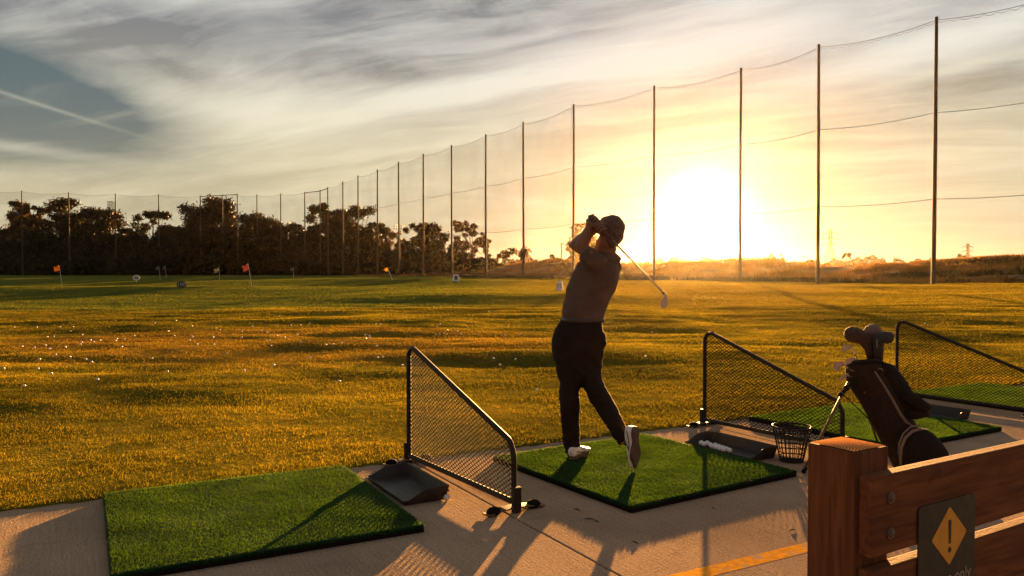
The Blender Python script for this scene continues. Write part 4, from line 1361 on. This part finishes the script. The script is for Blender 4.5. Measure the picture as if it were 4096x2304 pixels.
vw = Vector((0, 1, 0)); vw = (vw - ax * vw.dot(ax)).normalized()   # away from the camera
sd = ax.cross(vw).normalized()                                      # across the picture
if sd.x < 0: sd = -sd
Lb = bagv.length
def bpt(s, r_, dth=0):  # point on the axis plus offset across / toward camera
    return BT + ax * (s * Lb) + sd * r_ - vw * dth
def bring(s, ra, rb2, off=0, offd=0, n=26, tilt=0.0, sq=1.0):
    out = []
    for k in range(n):
        a = 2 * math.pi * k / n
        ca_, sa_ = math.cos(a), math.sin(a)
        ca_ = math.copysign(abs(ca_) ** sq, ca_); sa_ = math.copysign(abs(sa_) ** sq, sa_)
        out.append(BT + ax * (s * Lb + tilt * ca_ * ra) + sd * (off + ra * ca_) - vw * (offd + rb2 * sa_))
    return out
b = MB()
b.rings([bring(-.055, .060, .075, .01, 0, tilt=.34), bring(-.06, .098, .10, .008, 0, tilt=.34), bring(-.045, .116, .112, .0, 0, tilt=.34), bring(.02, .132, .118, -.010, 0, tilt=.28), bring(.09, .148, .122, -.014, 0, tilt=.3), bring(.17, .152, .124, -.012, 0, tilt=.25), bring(.30, .142, .122, -.004, 0, tilt=.12), bring(.5, .136, .12), bring(.75, .134, .118), bring(.93, .132, .118), bring(1.0, .12, .108)])
b.build('body', M_BAG, bag, smooth=.8, org=org)
b = MB()  # tall apparel pocket on the right flank
b.rings([bring(.02, .02, .03, .095, .05), bring(.08, .066, .06, .100, .055), bring(.25, .082, .072, .115, .05), bring(.42, .082, .075, .125, .045), bring(.52, .066, .065, .125, .04), bring(.56, .02, .03, .12, .04)])
b.build('side_pocket', M_BAG2, bag, smooth=True, org=org)
b = MB()  # strap pad sticking out on the right
p1, p2, p3 = at(3630, 1590, 5.60), at(3668, 1612, 5.56), at(3712, 1632, 5.56)
b.tube([at(3585, 1560, 5.66), p1, p2, p3, at(3708, 1648, 5.58), at(3660, 1652, 5.6), at(3610, 1655, 5.62)], [.03, .045, .048, .03, .035, .045, .03], 12, flat=.8)
b.build('strap', M_BAG2, bag, smooth=True, org=org)
b = MB()  # ball pocket: big rounded pouch low on the front
PC = at(3672, 1806, 5.50)
def pring(f, w, dth): 
    n = 24; out = []
    for k in range(n):
        a = 2 * math.pi * k / n
        out.append(PC + ax * (f) + sd * (w * 1.14 * math.cos(a)) - vw * (.02 + dth * math.sin(a)))
    return out
b.rings([pring(-.155, .03, .02), pring(-.145, .065, .04), pring(-.12, .096, .062), pring(-.08, .122, .08), pring(-.02, .142, .092), pring(.06, .152, .098), pring(.12, .150, .095), pring(.19, .13, .08), pring(.20, .10, .06)])
b.build('ball_pocket', M_BAG2, bag, smooth=True, org=org)
b = MB()  # grey trim lines
def trim(px, Y, r_=.007):
    b.tube([at(x, y, Y) for x, y in px], r_, 6, flat=1.0)
b1 = [bpt(.06, .0, .122), bpt(.18, .012, .122), bpt(.34, .024, .121), bpt(.50, .030, .120), bpt(.58, .040, .121), bpt(.64, .07, .118)]
b.tube(b1, [.008, .010, .011, .011, .012, .010], 6, flat=.6)
arc = [PC + ax * f - vw * dth + sd * w for f, w, dth in ((.08, -.158, .02), (-.01, -.152, .06), (-.08, -.122, .085), (-.13, -.07, .09), (-.15, 0, .075), (-.14, .06, .055), (-.105, .115, .03))]
b.tube(arc, .012, 6, flat=.7)
arc2 = [p - ax * .03 for p in arc[1:6]]
b.tube(arc2, .006, 6)
b.build('trim', M_PIPE, bag, smooth=True, org=org)
b = MB(); rg = bring(-.03, .12, .116, 0, 0, tilt=.34); b.tube(rg, .009, 8, closed=True); b.build('mouth_rim', M_BAG2, bag, smooth=True, org=org)
# carry handle and small emblem loop
b = MB(); b.tube([bpt(.09, .055, .118), bpt(.07, .05, .135), bpt(.05, .03, .14), bpt(.06, .02, .125)], .006, 6); b.build('loop', M_PIPE, bag, smooth=True, org=org)
hinge = at(3394, 1540, 5.66)
for tip, nm in ((ground(3212, 1893), 0), (ground(3420, 1745, 0), 1)):
    if nm == 1: tip = ground(3515, 1788)
    lg = MB(); lg.tube([hinge + Vector((0, 0, .02)) if nm == 0 else bpt(.17, -.10, -.03), tip + Vector((0, 0, .012))], [.011, .009], 8)
    lo_ = lg.build('stand_leg', M_LEGS, bag, smooth=True, org=org)
    tp = MB(); d_ = (tip - hinge).normalized(); tp.tube([tip - d_ * .05, tip + Vector((0, 0, .004))], [.013, .016], 8); tp.build('rubber_tip', M_RUBBER, lo_, smooth=True, org=org)
b = MB(); b.ell(at(3385, 1553, 5.645), (.022, .022, .020)); b.ell(at(3362, 1577, 5.64), (.018, .018, .016)); b.tube([bpt(.13, -.10, .02), hinge], .014, 8); b.tube([hinge, at(3372, 1570, 5.64)], .013, 8)
b.tube([at(3372, 1577, 5.64), bpt(.62, -.10, .03)], .004, 5)
b.build('leg_bracket', M_BAG2, bag, smooth=True, org=org)

# clubs: each its own thing standing in the bag
def iron(lab, head_px, neck_px, mouth, Y, blade, seed):
    """neck_px: where the shaft meets the hosel; blade: outline of the head around the hosel (photo px), real 3-D wedge"""
    nk = at(*neck_px, Y)
    t = thing('iron_club', lab, 'golf club', nk, 0, 'irons standing in the golf bag')
    b = MB(); b.tube([nk, nk.lerp(mouth, .12)], [.0075, .0065], 8); b.build('ferrule', M_FERR, t, smooth=True, org=nk)
    b = MB(); b.tube([nk.lerp(mouth, .115), mouth + (mouth - nk) * 2.0], .0052, 8); b.build('shaft', M_SHAFT, t, smooth=True, org=nk)
    h0 = at(*head_px, Y)
    b = MB(); b.tube([nk, nk.lerp(h0, .5) + Vector((0, .004, .004)), h0], [.0072, .0068, .0075], 8)
    pts = [at(x, y, Y - .006) for x, y in blade]
    c_ = sum(pts, Vector()) / len(pts)
    bk = [at(x, y, Y + .014) for x, y in blade]
    n_ = len(pts)
    inner = [p.lerp(c_, .22) for p in pts]
    rec = [p + Vector((0, .006, 0)) for p in inner]
    b.rings([[p.lerp(c_, .06) for p in bk], bk, pts, inner, rec], True)
    b.build('club_head', M_CLUB, t, smooth=.6, org=nk)
    return t
mouth1, mouth2, mouth3, mouth4 = bpt(-.02, -.06, .03), bpt(.0, -.075, .045), bpt(.03, -.085, .055), bpt(.08, -.095, .05)
iron('shiny iron with a triangular head, highest of the four', (3402, 1388), (3420, 1418), mouth1, 5.80, [(3375, 1379), (3405, 1379), (3408, 1388), (3378, 1407), (3368, 1409), (3368, 1400)], 1)
iron('broad shiny iron nearest the bag mouth', (3424, 1436), (3436, 1452), mouth2, 5.74, [(3380, 1441), (3392, 1432), (3424, 1431), (3428, 1444), (3400, 1454), (3382, 1459), (3377, 1452)], 2)
iron('broad shiny iron left of another one, over the leg hinge', (3377, 1458), (3390, 1474), mouth3, 5.70, [(3334, 1452), (3345, 1447), (3376, 1447), (3380, 1459), (3362, 1470), (3350, 1487), (3343, 1479), (3332, 1472)], 3)
iron('small bright iron, lowest of the four at the bag edge', (3389, 1497), (3396, 1505), mouth4, 5.72, [(3372, 1502), (3378, 1497), (3390, 1496), (3387, 1506), (3362, 1527), (3357, 1526), (3362, 1515)], 4)
M_COV1 = surf('brown_knit', (.055, .026, .012), (.038, .018, .009), rough=.85, scale=60, bump=.4, bscale=160)
M_COV2 = surf('pink_grey_knit', (.15, .09, .07), (.115, .07, .055), rough=.85, scale=60, bump=.4, bscale=160)
M_COV3 = surf('black_knit', (.020, .018, .013), (.030, .027, .020), rough=.8, scale=60, bump=.4, bscale=160)
M_LOGO = surf('cover_pale_mark', (.12, .11, .09), rough=.7)
def cover(lab, m, neck, elbow, toe, rad, squash, mk=None):
    t = thing('covered_club', lab, 'golf club', neck[0], 0, 'woods with head covers in the bag')
    o_ = Vector(neck[0])
    pts = [Vector(p) for p in neck] + [Vector(elbow)] + [Vector(p) for p in toe]
    b = MB(); b.tube(pts, [(r_, r_ * q) for r_, q in zip(rad, squash)], 18)
    b.build('head_cover', m, t, smooth=True, org=o_)
    b = MB(); b.tube([o_, o_ + ax * .5], .006, 8); b.build('shaft', M_SHAFT, t, smooth=True, org=o_)
    if mk:
        b = MB(); b.tube([at(x, y, yy) for x, y, yy in mk], .006, 6, flat=.4); b.build('mark', M_LOGO, t, smooth=True, org=o_)
    return t
def caps(p, q, r0, prof, n=9):
    """rounded end cap path from p to q"""
    return [Vector(p).lerp(Vector(q), f) for f in prof]
# left brown cover: neck up from the mouth, head pointing left
a1 = at(3485, 1440, 5.84); a2 = at(3478, 1395, 5.84); a3 = at(3462, 1362, 5.84)
cover('brown knitted head cover pointing left above the bag', M_COV1, [a1, a2], a3, [at(3440, 1347, 5.84), at(3420, 1340, 5.83), at(3400, 1337, 5.83), at(3388, 1337, 5.83), at(3381, 1337, 5.83), at(3378, 1337, 5.83)],
      [.026, .036, .048, .054, .058, .057, .044, .026, .006], [1, 1, 1, 1, 1, 1, 1, 1, 1])
a1 = at(3502, 1440, 5.88); a2 = at(3497, 1385, 5.88); a3 = at(3494, 1345, 5.88)
cover('pinkish grey round head cover, topmost of the three', M_COV2, [a1, a2], a3, [at(3492, 1330, 5.88), at(3491, 1318, 5.88), at(3491, 1307, 5.88), at(3491, 1300, 5.88), at(3491, 1297, 5.88)],
      [.026, .034, .054, .064, .062, .048, .028, .006], [1] * 8)
a1 = at(3515, 1442, 5.78); a2 = at(3515, 1400, 5.78); a3 = at(3512, 1368, 5.78)
cover('black head cover with pale marks pointing right above the bag', M_COV3, [a1, a2], a3, [at(3525, 1352, 5.77), at(3542, 1350, 5.76), at(3556, 1350, 5.76), at(3566, 1352, 5.76), at(3571, 1353, 5.76), at(3573, 1353, 5.76)],
      [.028, .034, .040, .044, .046, .044, .036, .022, .005], [1] * 9, [(3509, 1358, 5.722), (3507, 1375, 5.722), (3509, 1393, 5.725)])

# dry leaves and twigs on the slab
for i, (x, y) in enumerate(((2309, 2041), (2386, 2088), (2358, 2079), (2855, 2036), (3170, 2124), (2540, 2172))):
    q = ground(x, y)
    b = MB(); rr = random.Random(i)
    L = .012 + .02 * rr.random()
    b.tube([(-L, 0, .004), (0, .004, .008), (L, -.003, .004)], [.002, .005, .002], 5, flat=.5)
    me = b.mesh('twig', smooth=True); me.materials.append(M_BARK)
    o = link_mesh('twig', me); o.location = (q.x, q.y, 0); o.rotation_euler = (0, 0, rr.random() * 3)
    tag(o, 'tiny dark twig lying on the bare concrete', 'twig', 'twigs on the concrete')
# ------------------------------------------------------------------ the golfer at the end of the swing, seen from behind
def m_cloth(name, c1, c2, rough=.85, weave=420, bump=.25, sheen=.3):
    m, g, out = new_mat(name)
    p = g.objc()
    c = g.mix(g.ss(g.noise(p, 6, 4, .6), .3, .7), c1, c2)
    b = g.node('ShaderNodeBsdfPrincipled'); g.put(b.inputs['Base Color'], c); b.inputs['Roughness'].default_value = rough
    b.inputs['Specular IOR Level'].default_value = .15
    b.inputs['Sheen Weight'].default_value = sheen; b.inputs['Sheen Roughness'].default_value = .5
    bp = g.node('ShaderNodeBump'); bp.inputs['Strength'].default_value = bump; bp.inputs['Distance'].default_value = .002
    g.put(bp.inputs['Height'], g.m('ADD', g.noise(p, weave, 2), g.m('MULTIPLY', g.noise(p, 28, 4, .6), 3.0))); g.put(b.inputs['Normal'], bp.outputs[0])
    g.nt.links.new(b.outputs[0], out.inputs[0])
    return m
M_SKIN = surf('skin', (.20, .10, .055), (.165, .08, .045), rough=.55, scale=14, bump=.1, bscale=120, spec=.3)
M_SHIRT = m_cloth('polo_shirt', (.112, .070, .050), (.088, .055, .040), sheen=.05)
M_TROUSER = m_cloth('dark_trousers', (.022, .013, .008), (.015, .009, .006), bump=.35, sheen=0)
M_HAIR = surf('dark_hair', (.13, .066, .030), (.095, .05, .022), rough=.6, scale=40, stretch=(3, 3, .6), bump=.8, bscale=160)
M_SHOE = surf('white_shoe_leather', (.74, .68, .60), (.64, .58, .51), rough=.5, scale=20, bump=.1)
M_SOLE = surf('brown_shoe_sole', (.12, .062, .036), (.075, .04, .025), rough=.65, scale=30, bump=.5, bscale=130)
M_STRIPE = surf('dark_shoe_stripe', (.04, .03, .025), rough=.6)
M_EYE = surf('eye', (.10, .08, .07), (.05, .04, .03), rough=.3)
GO = at(2310, 1838, 5.84); GO.z = .045
golfer = thing('person', 'golfer seen from behind in full follow through, grey polo and dark trousers', 'person', GO)

def solid(name, mb, mats, voxel, smooth=4, wrinkle=None, extra=None, org=GO, parent=golfer, sfac=.5):
    """fuse overlapping volumes of mb into one continuous surface, wrinkle it, and link it as one mesh"""
    me = mb.mesh('tmp')
    o = bpy.data.objects.new('tmp', me); COL.objects.link(o)
    md = o.modifiers.new('r', 'REMESH'); md.mode = 'VOXEL'; md.voxel_size = voxel; md.adaptivity = 0
    sm = o.modifiers.new('s', 'SMOOTH'); sm.iterations = smooth; sm.factor = sfac
    dg = bpy.context.evaluated_depsgraph_get()
    m2 = bpy.data.meshes.new_from_object(o.evaluated_get(dg))
    bpy.data.objects.remove(o)
    if wrinkle:
        m2.update()
        n = len(m2.vertices)
        nr = [v.normal.copy() for v in m2.vertices]
        for i, v in enumerate(m2.vertices):
            v.co += nr[i] * wrinkle(v.co)
    if extra is not None:
        bm = bmesh.new(); bm.from_mesh(m2)
        e2 = extra.mesh('e'); bm.from_mesh(e2)
        bm.to_mesh(m2); bm.free(); bpy.data.meshes.remove(e2)
    m2.name = name
    m2.transform(Matrix.Translation(-Vector(org)))
    m2.polygons.foreach_set('use_smooth', [True] * len(m2.polygons))
    m2.materials.clear()
    for m in (mats if isinstance(mats, list) else [mats]): m2.materials.append(m)
    return link_mesh(name, m2, None, parent)

PX = lambda Y: Y / 3186.0           # metres per photo pixel at depth Y
def spine(rows, Y, dep, shrink=0.0):
    pts, rad = [], []
    for (y, xl, xr), d_ in zip(rows, dep):
        Yc = Y if not isinstance(Y, dict) else Y[y]
        pts.append(at((xl + xr) / 2, y, Yc)); rad.append(((xr - xl) / 2 * PX(Yc) - shrink, d_ - shrink))
    return pts, rad

TORSO = [(1284, 2250, 2411), (1262, 2245, 2419), (1230, 2248, 2424), (1184, 2260, 2438), (1131, 2281, 2467), (1089, 2299, 2483), (1066, 2322, 2485), (1046, 2352, 2480), (1030, 2376, 2466)]
TDEP = [.122, .124, .122, .124, .128, .126, .115, .095, .07]
# shirt ------------------------------------------------------------
sh = MB()
p, r_ = spine(TORSO, 5.80, TDEP)
sh.tube(p, r_, 28, ref=(1, 0, 0))
sh.tube([at(2392, 1062, 5.72), at(2372, 1046, 5.69), at(2352, 1024, 5.69), at(2345, 1015, 5.70)], [.085, .078, .068, .064], 18)
sh.tube([at(2440, 1075, 5.86), at(2430, 1062, 5.93), at(2395, 1045, 5.98)], [.085, .075, .066], 18)
def wr_shirt(c):
    q = Vector((c.x * 5 + c.z * 2.5, c.y * 5, c.z * 9 - c.x * 4))
    f = mnoise.noise(q) * .006 + mnoise.noise(q * 2.3) * .003
    k = max(0.0, 1 - abs(c.z - (EYE - .26)) / .12)
    f2 = abs(mnoise.noise(Vector((c.x * 4 + c.z * 7, c.y * 4, c.z * 6 - c.x * 9)))) * .010
    return f * (1.5 + 1.4 * k) - f2 + .003
solid('shirt', sh, M_SHIRT, .0075, 5, wr_shirt)
cl = MB()
nk = at(2419, 1003, 5.79)
def cring(px, py, Y, ra, rb2, tilt):
    c = at(px, py, Y)
    return [c + Vector((ra * math.cos(a), rb2 * math.sin(a), tilt * math.cos(a))) for a in [2 * math.pi * k / 26 for k in range(26)]]
cl.rings([cring(2415, 1040, 5.80, .094, .094, -.012), cring(2416, 1012, 5.795, .076, .080, -.004), cring(2416, 1007, 5.795, .071, .075, -.004), cring(2416, 1014, 5.795, .066, .070, -.004), cring(2415, 1040, 5.80, .08, .08, -.01)], caps=False)
fl = [at(2452, 1010, 5.77), at(2466, 1013, 5.77), at(2487, 1034, 5.765), at(2480, 1049, 5.765), at(2450, 1046, 5.76)]
cl.prism(fl, (0, .035, 0))
cl.build('collar', M_SHIRT, golfer, smooth=.9, org=GO, bevel=.003)

# trousers -----------------------------------------------------------
HIP = [(1272, 2252, 2414), (1290, 2246, 2415), (1312, 2230, 2416), (1346, 2211, 2422), (1385, 2205, 2421), (1418, 2208, 2416), (1450, 2220, 2411), (1490, 2228, 2406), (1525, 2236, 2400)]
HDEP = [.122, .126, .130, .136, .138, .135, .128, .115, .09]
tr = MB()
p, r_ = spine(HIP, 5.80, HDEP)
tr.tube(p, r_, 28, ref=(1, 0, 0))
def leg(cs, rs, k=1.0):
    return [at(x, y, Y) for x, y, Y in cs], [(a * k, b_ * k) for a, b_ in rs]
LL = [(2281, 1470, 5.80), (2281, 1531, 5.80), (2278, 1600, 5.80), (2281, 1661, 5.82), (2286, 1720, 5.84), (2288, 1770, 5.855), (2290, 1798, 5.86), (2296, 1813, 5.865)]
LR = [(.090, .105), (.081, .098), (.075, .092), (.069, .082), (.068, .080), (.068, .082), (.062, .078), (.048, .068)]
RL = [(2352, 1465, 5.80), (2367, 1531, 5.77), (2397, 1590, 5.73), (2428, 1640, 5.70), (2457, 1693, 5.66), (2484, 1738, 5.62), (2502, 1764, 5.60)]
RR = [(.088, .105), (.078, .098), (.076, .088), (.072, .082), (.067, .076), (.062, .072), (.057, .068)]
p, r_ = leg(LL, LR); tr.tube(p, r_, 22, ref=(1, 0, 0))
p, r_ = leg(RL, RR); tr.tube(p, r_, 22, ref=(1, 0, 0))
tr.ell(at(2236, 1385, 5.79), (.05, .06, .085)); tr.ell(at(2403, 1360, 5.78), (.045, .06, .08))
def wr_tr(c):
    q = Vector((c.x * 6 - c.z * 3, c.y * 6, c.z * 8 + c.x * 5))
    f = mnoise.noise(q) * .012 + mnoise.noise(q * 2.1) * .007 - abs(mnoise.noise(Vector((c.x * 7, c.y * 7, c.z * 3.5)))) * .010
    zk = max(0.0, 1 - abs(c.z - .20) / .14) + max(0.0, 1 - abs(c.z - .50) / .07) * .7
    return f + .0045 * zk * mnoise.noise(Vector((c.x * 9, c.y * 9, c.z * 34))) * 2.2
tro = solid('trousers', tr, M_TROUSER, .0075, 4, wr_tr)
b = MB()
for (x0, y0, x1, y1) in ((2258, 1352, 2306, 1362), (2345, 1356, 2392, 1350)):
    b.tube([at(x0, y0, 5.668), at((x0 + x1) / 2, (y0 + y1) / 2 + 2, 5.66), at(x1, y1, 5.668)], .004, 5, flat=.6)
b.build('pocket_welt', M_TROUSER, tro, smooth=True, org=GO)
b = MB()
pp = [at(2332 + 84 * math.cos(a), 1279 - 0 * math.sin(a), 5.80) + Vector((0, .126 * math.sin(a), 0)) for a in [2 * math.pi * k / 40 for k in range(40)]]
b.tube(pp, [(.006, .019)] * 40, 8, closed=True, ref=(1, 0, 0)); b.build('belt', M_FERR, golfer, smooth=True, org=GO)

# body: head, neck, arms, hands and what the clothes cover, one surface -------------
bd = MB()
p, r_ = spine(TORSO, 5.80, TDEP, .016); bd.tube(p, r_, 24, ref=(1, 0, 0))
p, r_ = spine(HIP, 5.80, HDEP, .018); bd.tube(p, r_, 24, ref=(1, 0, 0))
p, r_ = leg(LL, LR, .74); bd.tube(p, r_, 16, ref=(1, 0, 0))
p, r_ = leg(RL, RR, .74); bd.tube(p, r_, 16, ref=(1, 0, 0))
Hc = at(2441, 930, 5.77)
fd = Vector((-.46, .86, -.06)).normalized()
upv = (at(2454, 880, 5.77) - at(2427, 985, 5.77)); upv = (upv - fd * upv.dot(fd)).normalized()
sdv = fd.cross(upv).normalized()
HM = Matrix((sdv, fd, upv)).transposed()
def hp3(s, f, u): return Hc + sdv * s + fd * f + upv * u
bd.tube([at(2414, 1050, 5.82), at(2419, 1010, 5.80), at(2428, 968, 5.785)], [.090, .080, .078], 18)
bd.ell(hp3(0, 0, .018), (.080, .098, .098), HM, 22, 14)
bd.ell(hp3(0, .028, -.058), (.066, .066, .062), HM, 18, 12); bd.ell(hp3(-.02, -.02, -.06), (.066, .06, .07), HM, 18, 12)
bd.ell(hp3(0, .068, -.098), (.028, .024, .022), HM)
bd.ell(hp3(0, .098, -.022), (.014, .022, .028), HM)
bd.ell(hp3(0, .085, .022), (.058, .018, .014), HM)
bd.ell(hp3(0, .088, -.062), (.027, .014, .010), HM)
for s in (-1, 1):
    bd.ell(hp3(s * .082, -.008, -.018), (.012, .020, .033), HM)
# arms
EL, SHL, WL = at(2325, 984, 5.74), at(2375, 1042, 5.70), at(2361, 912, 5.70)
bd.tube([at(2388, 1056, 5.73), SHL, SHL.lerp(EL, .5), EL], [.064, .058, .053, .047], 16)
bd.ell(EL, (.046, .046, .046))
bd.tube([EL, EL.lerp(WL, .35), EL.lerp(WL, .75), WL], [.048, .048, .041, .035], 16)
ER, SHR, WR = at(2303, 980, 5.97), at(2440, 1066, 5.92), at(2376, 916, 5.78)
bd.tube([SHR, SHR.lerp(ER, .5), ER], [.060, .050, .043], 16)
bd.ell(ER, (.043, .043, .043))
bd.tube([ER, ER.lerp(WR, .4), ER.lerp(WR, .8), WR], [.045, .046, .040, .035], 16)
# club line: butt over the left shoulder, head hanging low behind the back on the right
CB, CH = at(2358, 866, 5.70), at(2663, 1181, 5.27)
cd = (CH - CB).normalized()
h1, h2 = CB + cd * .036, CB + cd * .115
bk = (Vector((-.2, -1, .35))); bk = (bk - cd * bk.dot(cd)).normalized()
b2 = cd.cross(bk)
for hc, wpt, s in ((h1, WL, 1), (h2, WR, -1)):
    side = (wpt - hc); side = (side - cd * side.dot(cd)).normalized()
    bd.tube([wpt, hc + side * .040], [.028, .030], 12)
    M3 = Matrix((side, cd, side.cross(cd))).transposed()
    bd.ell(hc + side * .030, (.020, .044, .032), M3, 16, 10)
fg = MB()
for hc, wpt, s in ((h1, WL, 1), (h2, WR, -1)):
    side = (wpt - hc); side = (side - cd * side.dot(cd)).normalized()
    nn = cd.cross(side) * s
    for k, (off, sweep, rr) in enumerate(((.036, 235, .0105), (.012, 255, .011), (-.012, 245, .0106), (-.035, 215, .0094))):
        pts = []
        for j in range(9):
            a = R(-8 + sweep * j / 8)
            rad = .026 + (.012 if j == 0 else 0) + .002 * math.sin(j * 1.6)
            pts.append(hc + cd * (off + .002 * j) + side * (rad * math.cos(a)) + nn * (rad * math.sin(a)))
        fg.tube(pts, [rr * 1.1, rr * 1.05, rr, rr * 1.04, rr * .98, rr, rr * .95, rr * .88, rr * .55], 8)
    tb_ = [hc + side * .030 - nn * .012 - cd * .02, hc + side * .022 - nn * .022 + cd * .012, hc + side * .010 - nn * .024 + cd * .040, hc + side * .004 - nn * .021 + cd * .058]
    fg.tube(tb_, [.013, .0115, .0105, .006], 8)
solid('body', bd, M_SKIN, .0062, 3, None, fg)
for s in (-1, 1):
    b = MB(); b.ell(hp3(s * .032, .083, .002), (.012, .010, .009), HM, 12, 8); b.build('eye', M_EYE, golfer, smooth=True, org=GO)
hr = MB()
hr.ell(hp3(0, -.014, .034), (.089, .100, .092), HM, 26, 16)
hr.ell(hp3(0, -.034, -.022), (.082, .078, .080), HM, 24, 14); hr.ell(hp3(-.008, -.05, -.06), (.062, .05, .06), HM, 20, 12)
hr.ell(hp3(0, .02, .066), (.078, .086, .058), HM, 22, 12)
def wr_h(c):
    return mnoise.noise(c * 42) * .005 + mnoise.noise(c * 95) * .003
solid('hair', hr, M_HAIR, .005, 3, wr_h)

# shoes ---------------------------------------------------------------
def shoe(lab, heel, L, n_up, length=.295):
    """heel: point under the back of the heel; L: direction to the toe; n_up: direction from the sole to the ankle"""
    L = Vector(L).normalized(); U = Vector(n_up); U = (U - L * U.dot(L)).normalized(); Sd = L.cross(U)
    o = bpy.data.objects.new('shoe', None)
    def q(x, y, z): return Vector(heel) + L * x + Sd * y + U * z
    def outline(k, z, n=40, grow=0.0):
        pts = []
        for i in range(n):
            a = 2 * math.pi * i / n
            c, s = math.cos(a), math.sin(a)
            x = length * .5 + (length * .5 + grow) * c
            t = x / length
            hw = .034 + .0 * t
            w = .036 * math.exp(-((t - .10) / .22) ** 2) + .048 * math.exp(-((t - .68) / .24) ** 2) + .008
            pts.append(q(x, (w + grow) * math.copysign(abs(s) ** .75, s) * k + .004 * math.sin(t * 3), z))
        return pts
    me_b = MB()
    me_b.rings([outline(.94, .0), outline(1, .006), outline(1, .020), outline(.96, .026)])
    up = MB()
    rs = []
    for x, w, h, zb in ((.004, .018, .070, .02), (.012, .030, .088, .02), (.04, .037, .094, .02), (.08, .038, .094, .02), (.115, .037, .088, .02), (.15, .040, .078, .02), (.19, .046, .064, .02), (.23, .047, .054, .02), (.262, .041, .045, .02), (.284, .028, .036, .02), (.293, .012, .028, .02)):
        ring_ = []
        for i in range(20):
            a = 2 * math.pi * i / 20
            c, s = math.cos(a), math.sin(a)
            z = zb + (h - zb) * (.5 + .5 * math.copysign(abs(s) ** .8, s))
            ring_.append(q(x * length / .295, w * math.copysign(abs(c) ** .7, c) * (1.0 if s < .2 else 1 - .35 * (s - .2)) + .004 * math.sin(x * 10), z))
        rs.append(ring_)
    up.rings(rs)
    uo = up.build('shoe', M_SHOE, golfer, smooth=True, org=GO)
    me_b.build('sole', M_SOLE, uo, smooth=.6, org=GO)
    st = MB()
    for sg in (-1, 1):
        st.tube([q(.03, sg * .0385, .06), q(.075, sg * .0402, .045), q(.125, sg * .0415, .034), q(.17, sg * .0452, .036)], .0032, 5)
        st.tube([q(.10, sg * .036, .074), q(.135, sg * .040, .055), q(.155, sg * .0428, .036)], .0032, 5)
    st.build('stripe', M_STRIPE, uo, smooth=True, org=GO)
    lc = MB()
    for k in range(4):
        x = .125 + .022 * k; z = .0845 - .009 * k
        lc.tube([q(x, -.024, z - .004), q(x + .004, 0, z + .004), q(x, .024, z - .004)], .0028, 5)
    lc.build('laces', M_SHOE, uo, smooth=True, org=GO)
    return uo
lh = at(2284, 1846, 5.76); lh.z = .052
shoe('left', lh, (.48, .88, 0), (0, 0, 1))
rt = ground(2544, 1874, .054)
shoe('right', rt + Vector((.004, .0, .292)), (.0, .02, -1), (-.72, .66, .10))
b = MB(); b.tube([at(2294, 1815, 5.86), at(2299, 1838, 5.87)], [.046, .044], 14); b.tube([at(2498, 1757, 5.60), at(2518, 1752, 5.62)], [.046, .042], 14)
b.build('socks', M_TROUSER, golfer, smooth=True, org=GO)

# the club in his hands ----------------------------------------------------
club = thing('golf_club', 'iron club held over the shoulder of the golfer, hanging behind his back', 'golf club', CB)
b = MB(); b.tube([CB - cd * .006, CB, CB + cd * .26], [.010, .0135, .0105], 12); b.build('grip', surf('glare_brown_grip', (.10, .055, .03), (.075, .04, .022), rough=.8), club, smooth=True, org=CB)  # brown tint stands in for glare washing over the grip
b = MB(); b.tube([CB + cd * .255, CH], [.0078, .0056], 10); b.build('shaft', M_SHAFT, club, smooth=True, org=CB)
b = MB()
for q in (.50, .56): b.tube([CB.lerp(CH, q), CB.lerp(CH, q + .055)], [.0076, .0074], 10)
b.build('shaft_label', M_CLUB, club, smooth=True, org=CB)
b = MB(); b.tube([CB.lerp(CH, .955), CB.lerp(CH, .985)], [.0085, .0095], 10); b.build('ferrule', M_FERR, club, smooth=True, org=CB)
ho = [(2660, 1178), (2668, 1188), (2670, 1204), (2669, 1226), (2660, 1232), (2644, 1230), (2639, 1219), (2645, 1206), (2655, 1190)]
f_, k_ = [at(x, y, 5.255) for x, y in ho], [at(x, y, 5.285) for x, y in ho]
cc = sum(f_, Vector()) / len(f_)
b = MB(); b.tube([CB.lerp(CH, .98), CH, at(2664, 1188, 5.27)], [.0085, .009, .009], 10)
b.rings([[p.lerp(cc, .12) for p in k_], k_, f_, [p.lerp(cc, .12) for p in f_]])
b.build('club_head', M_CLUB, club, smooth=.6, org=CB)
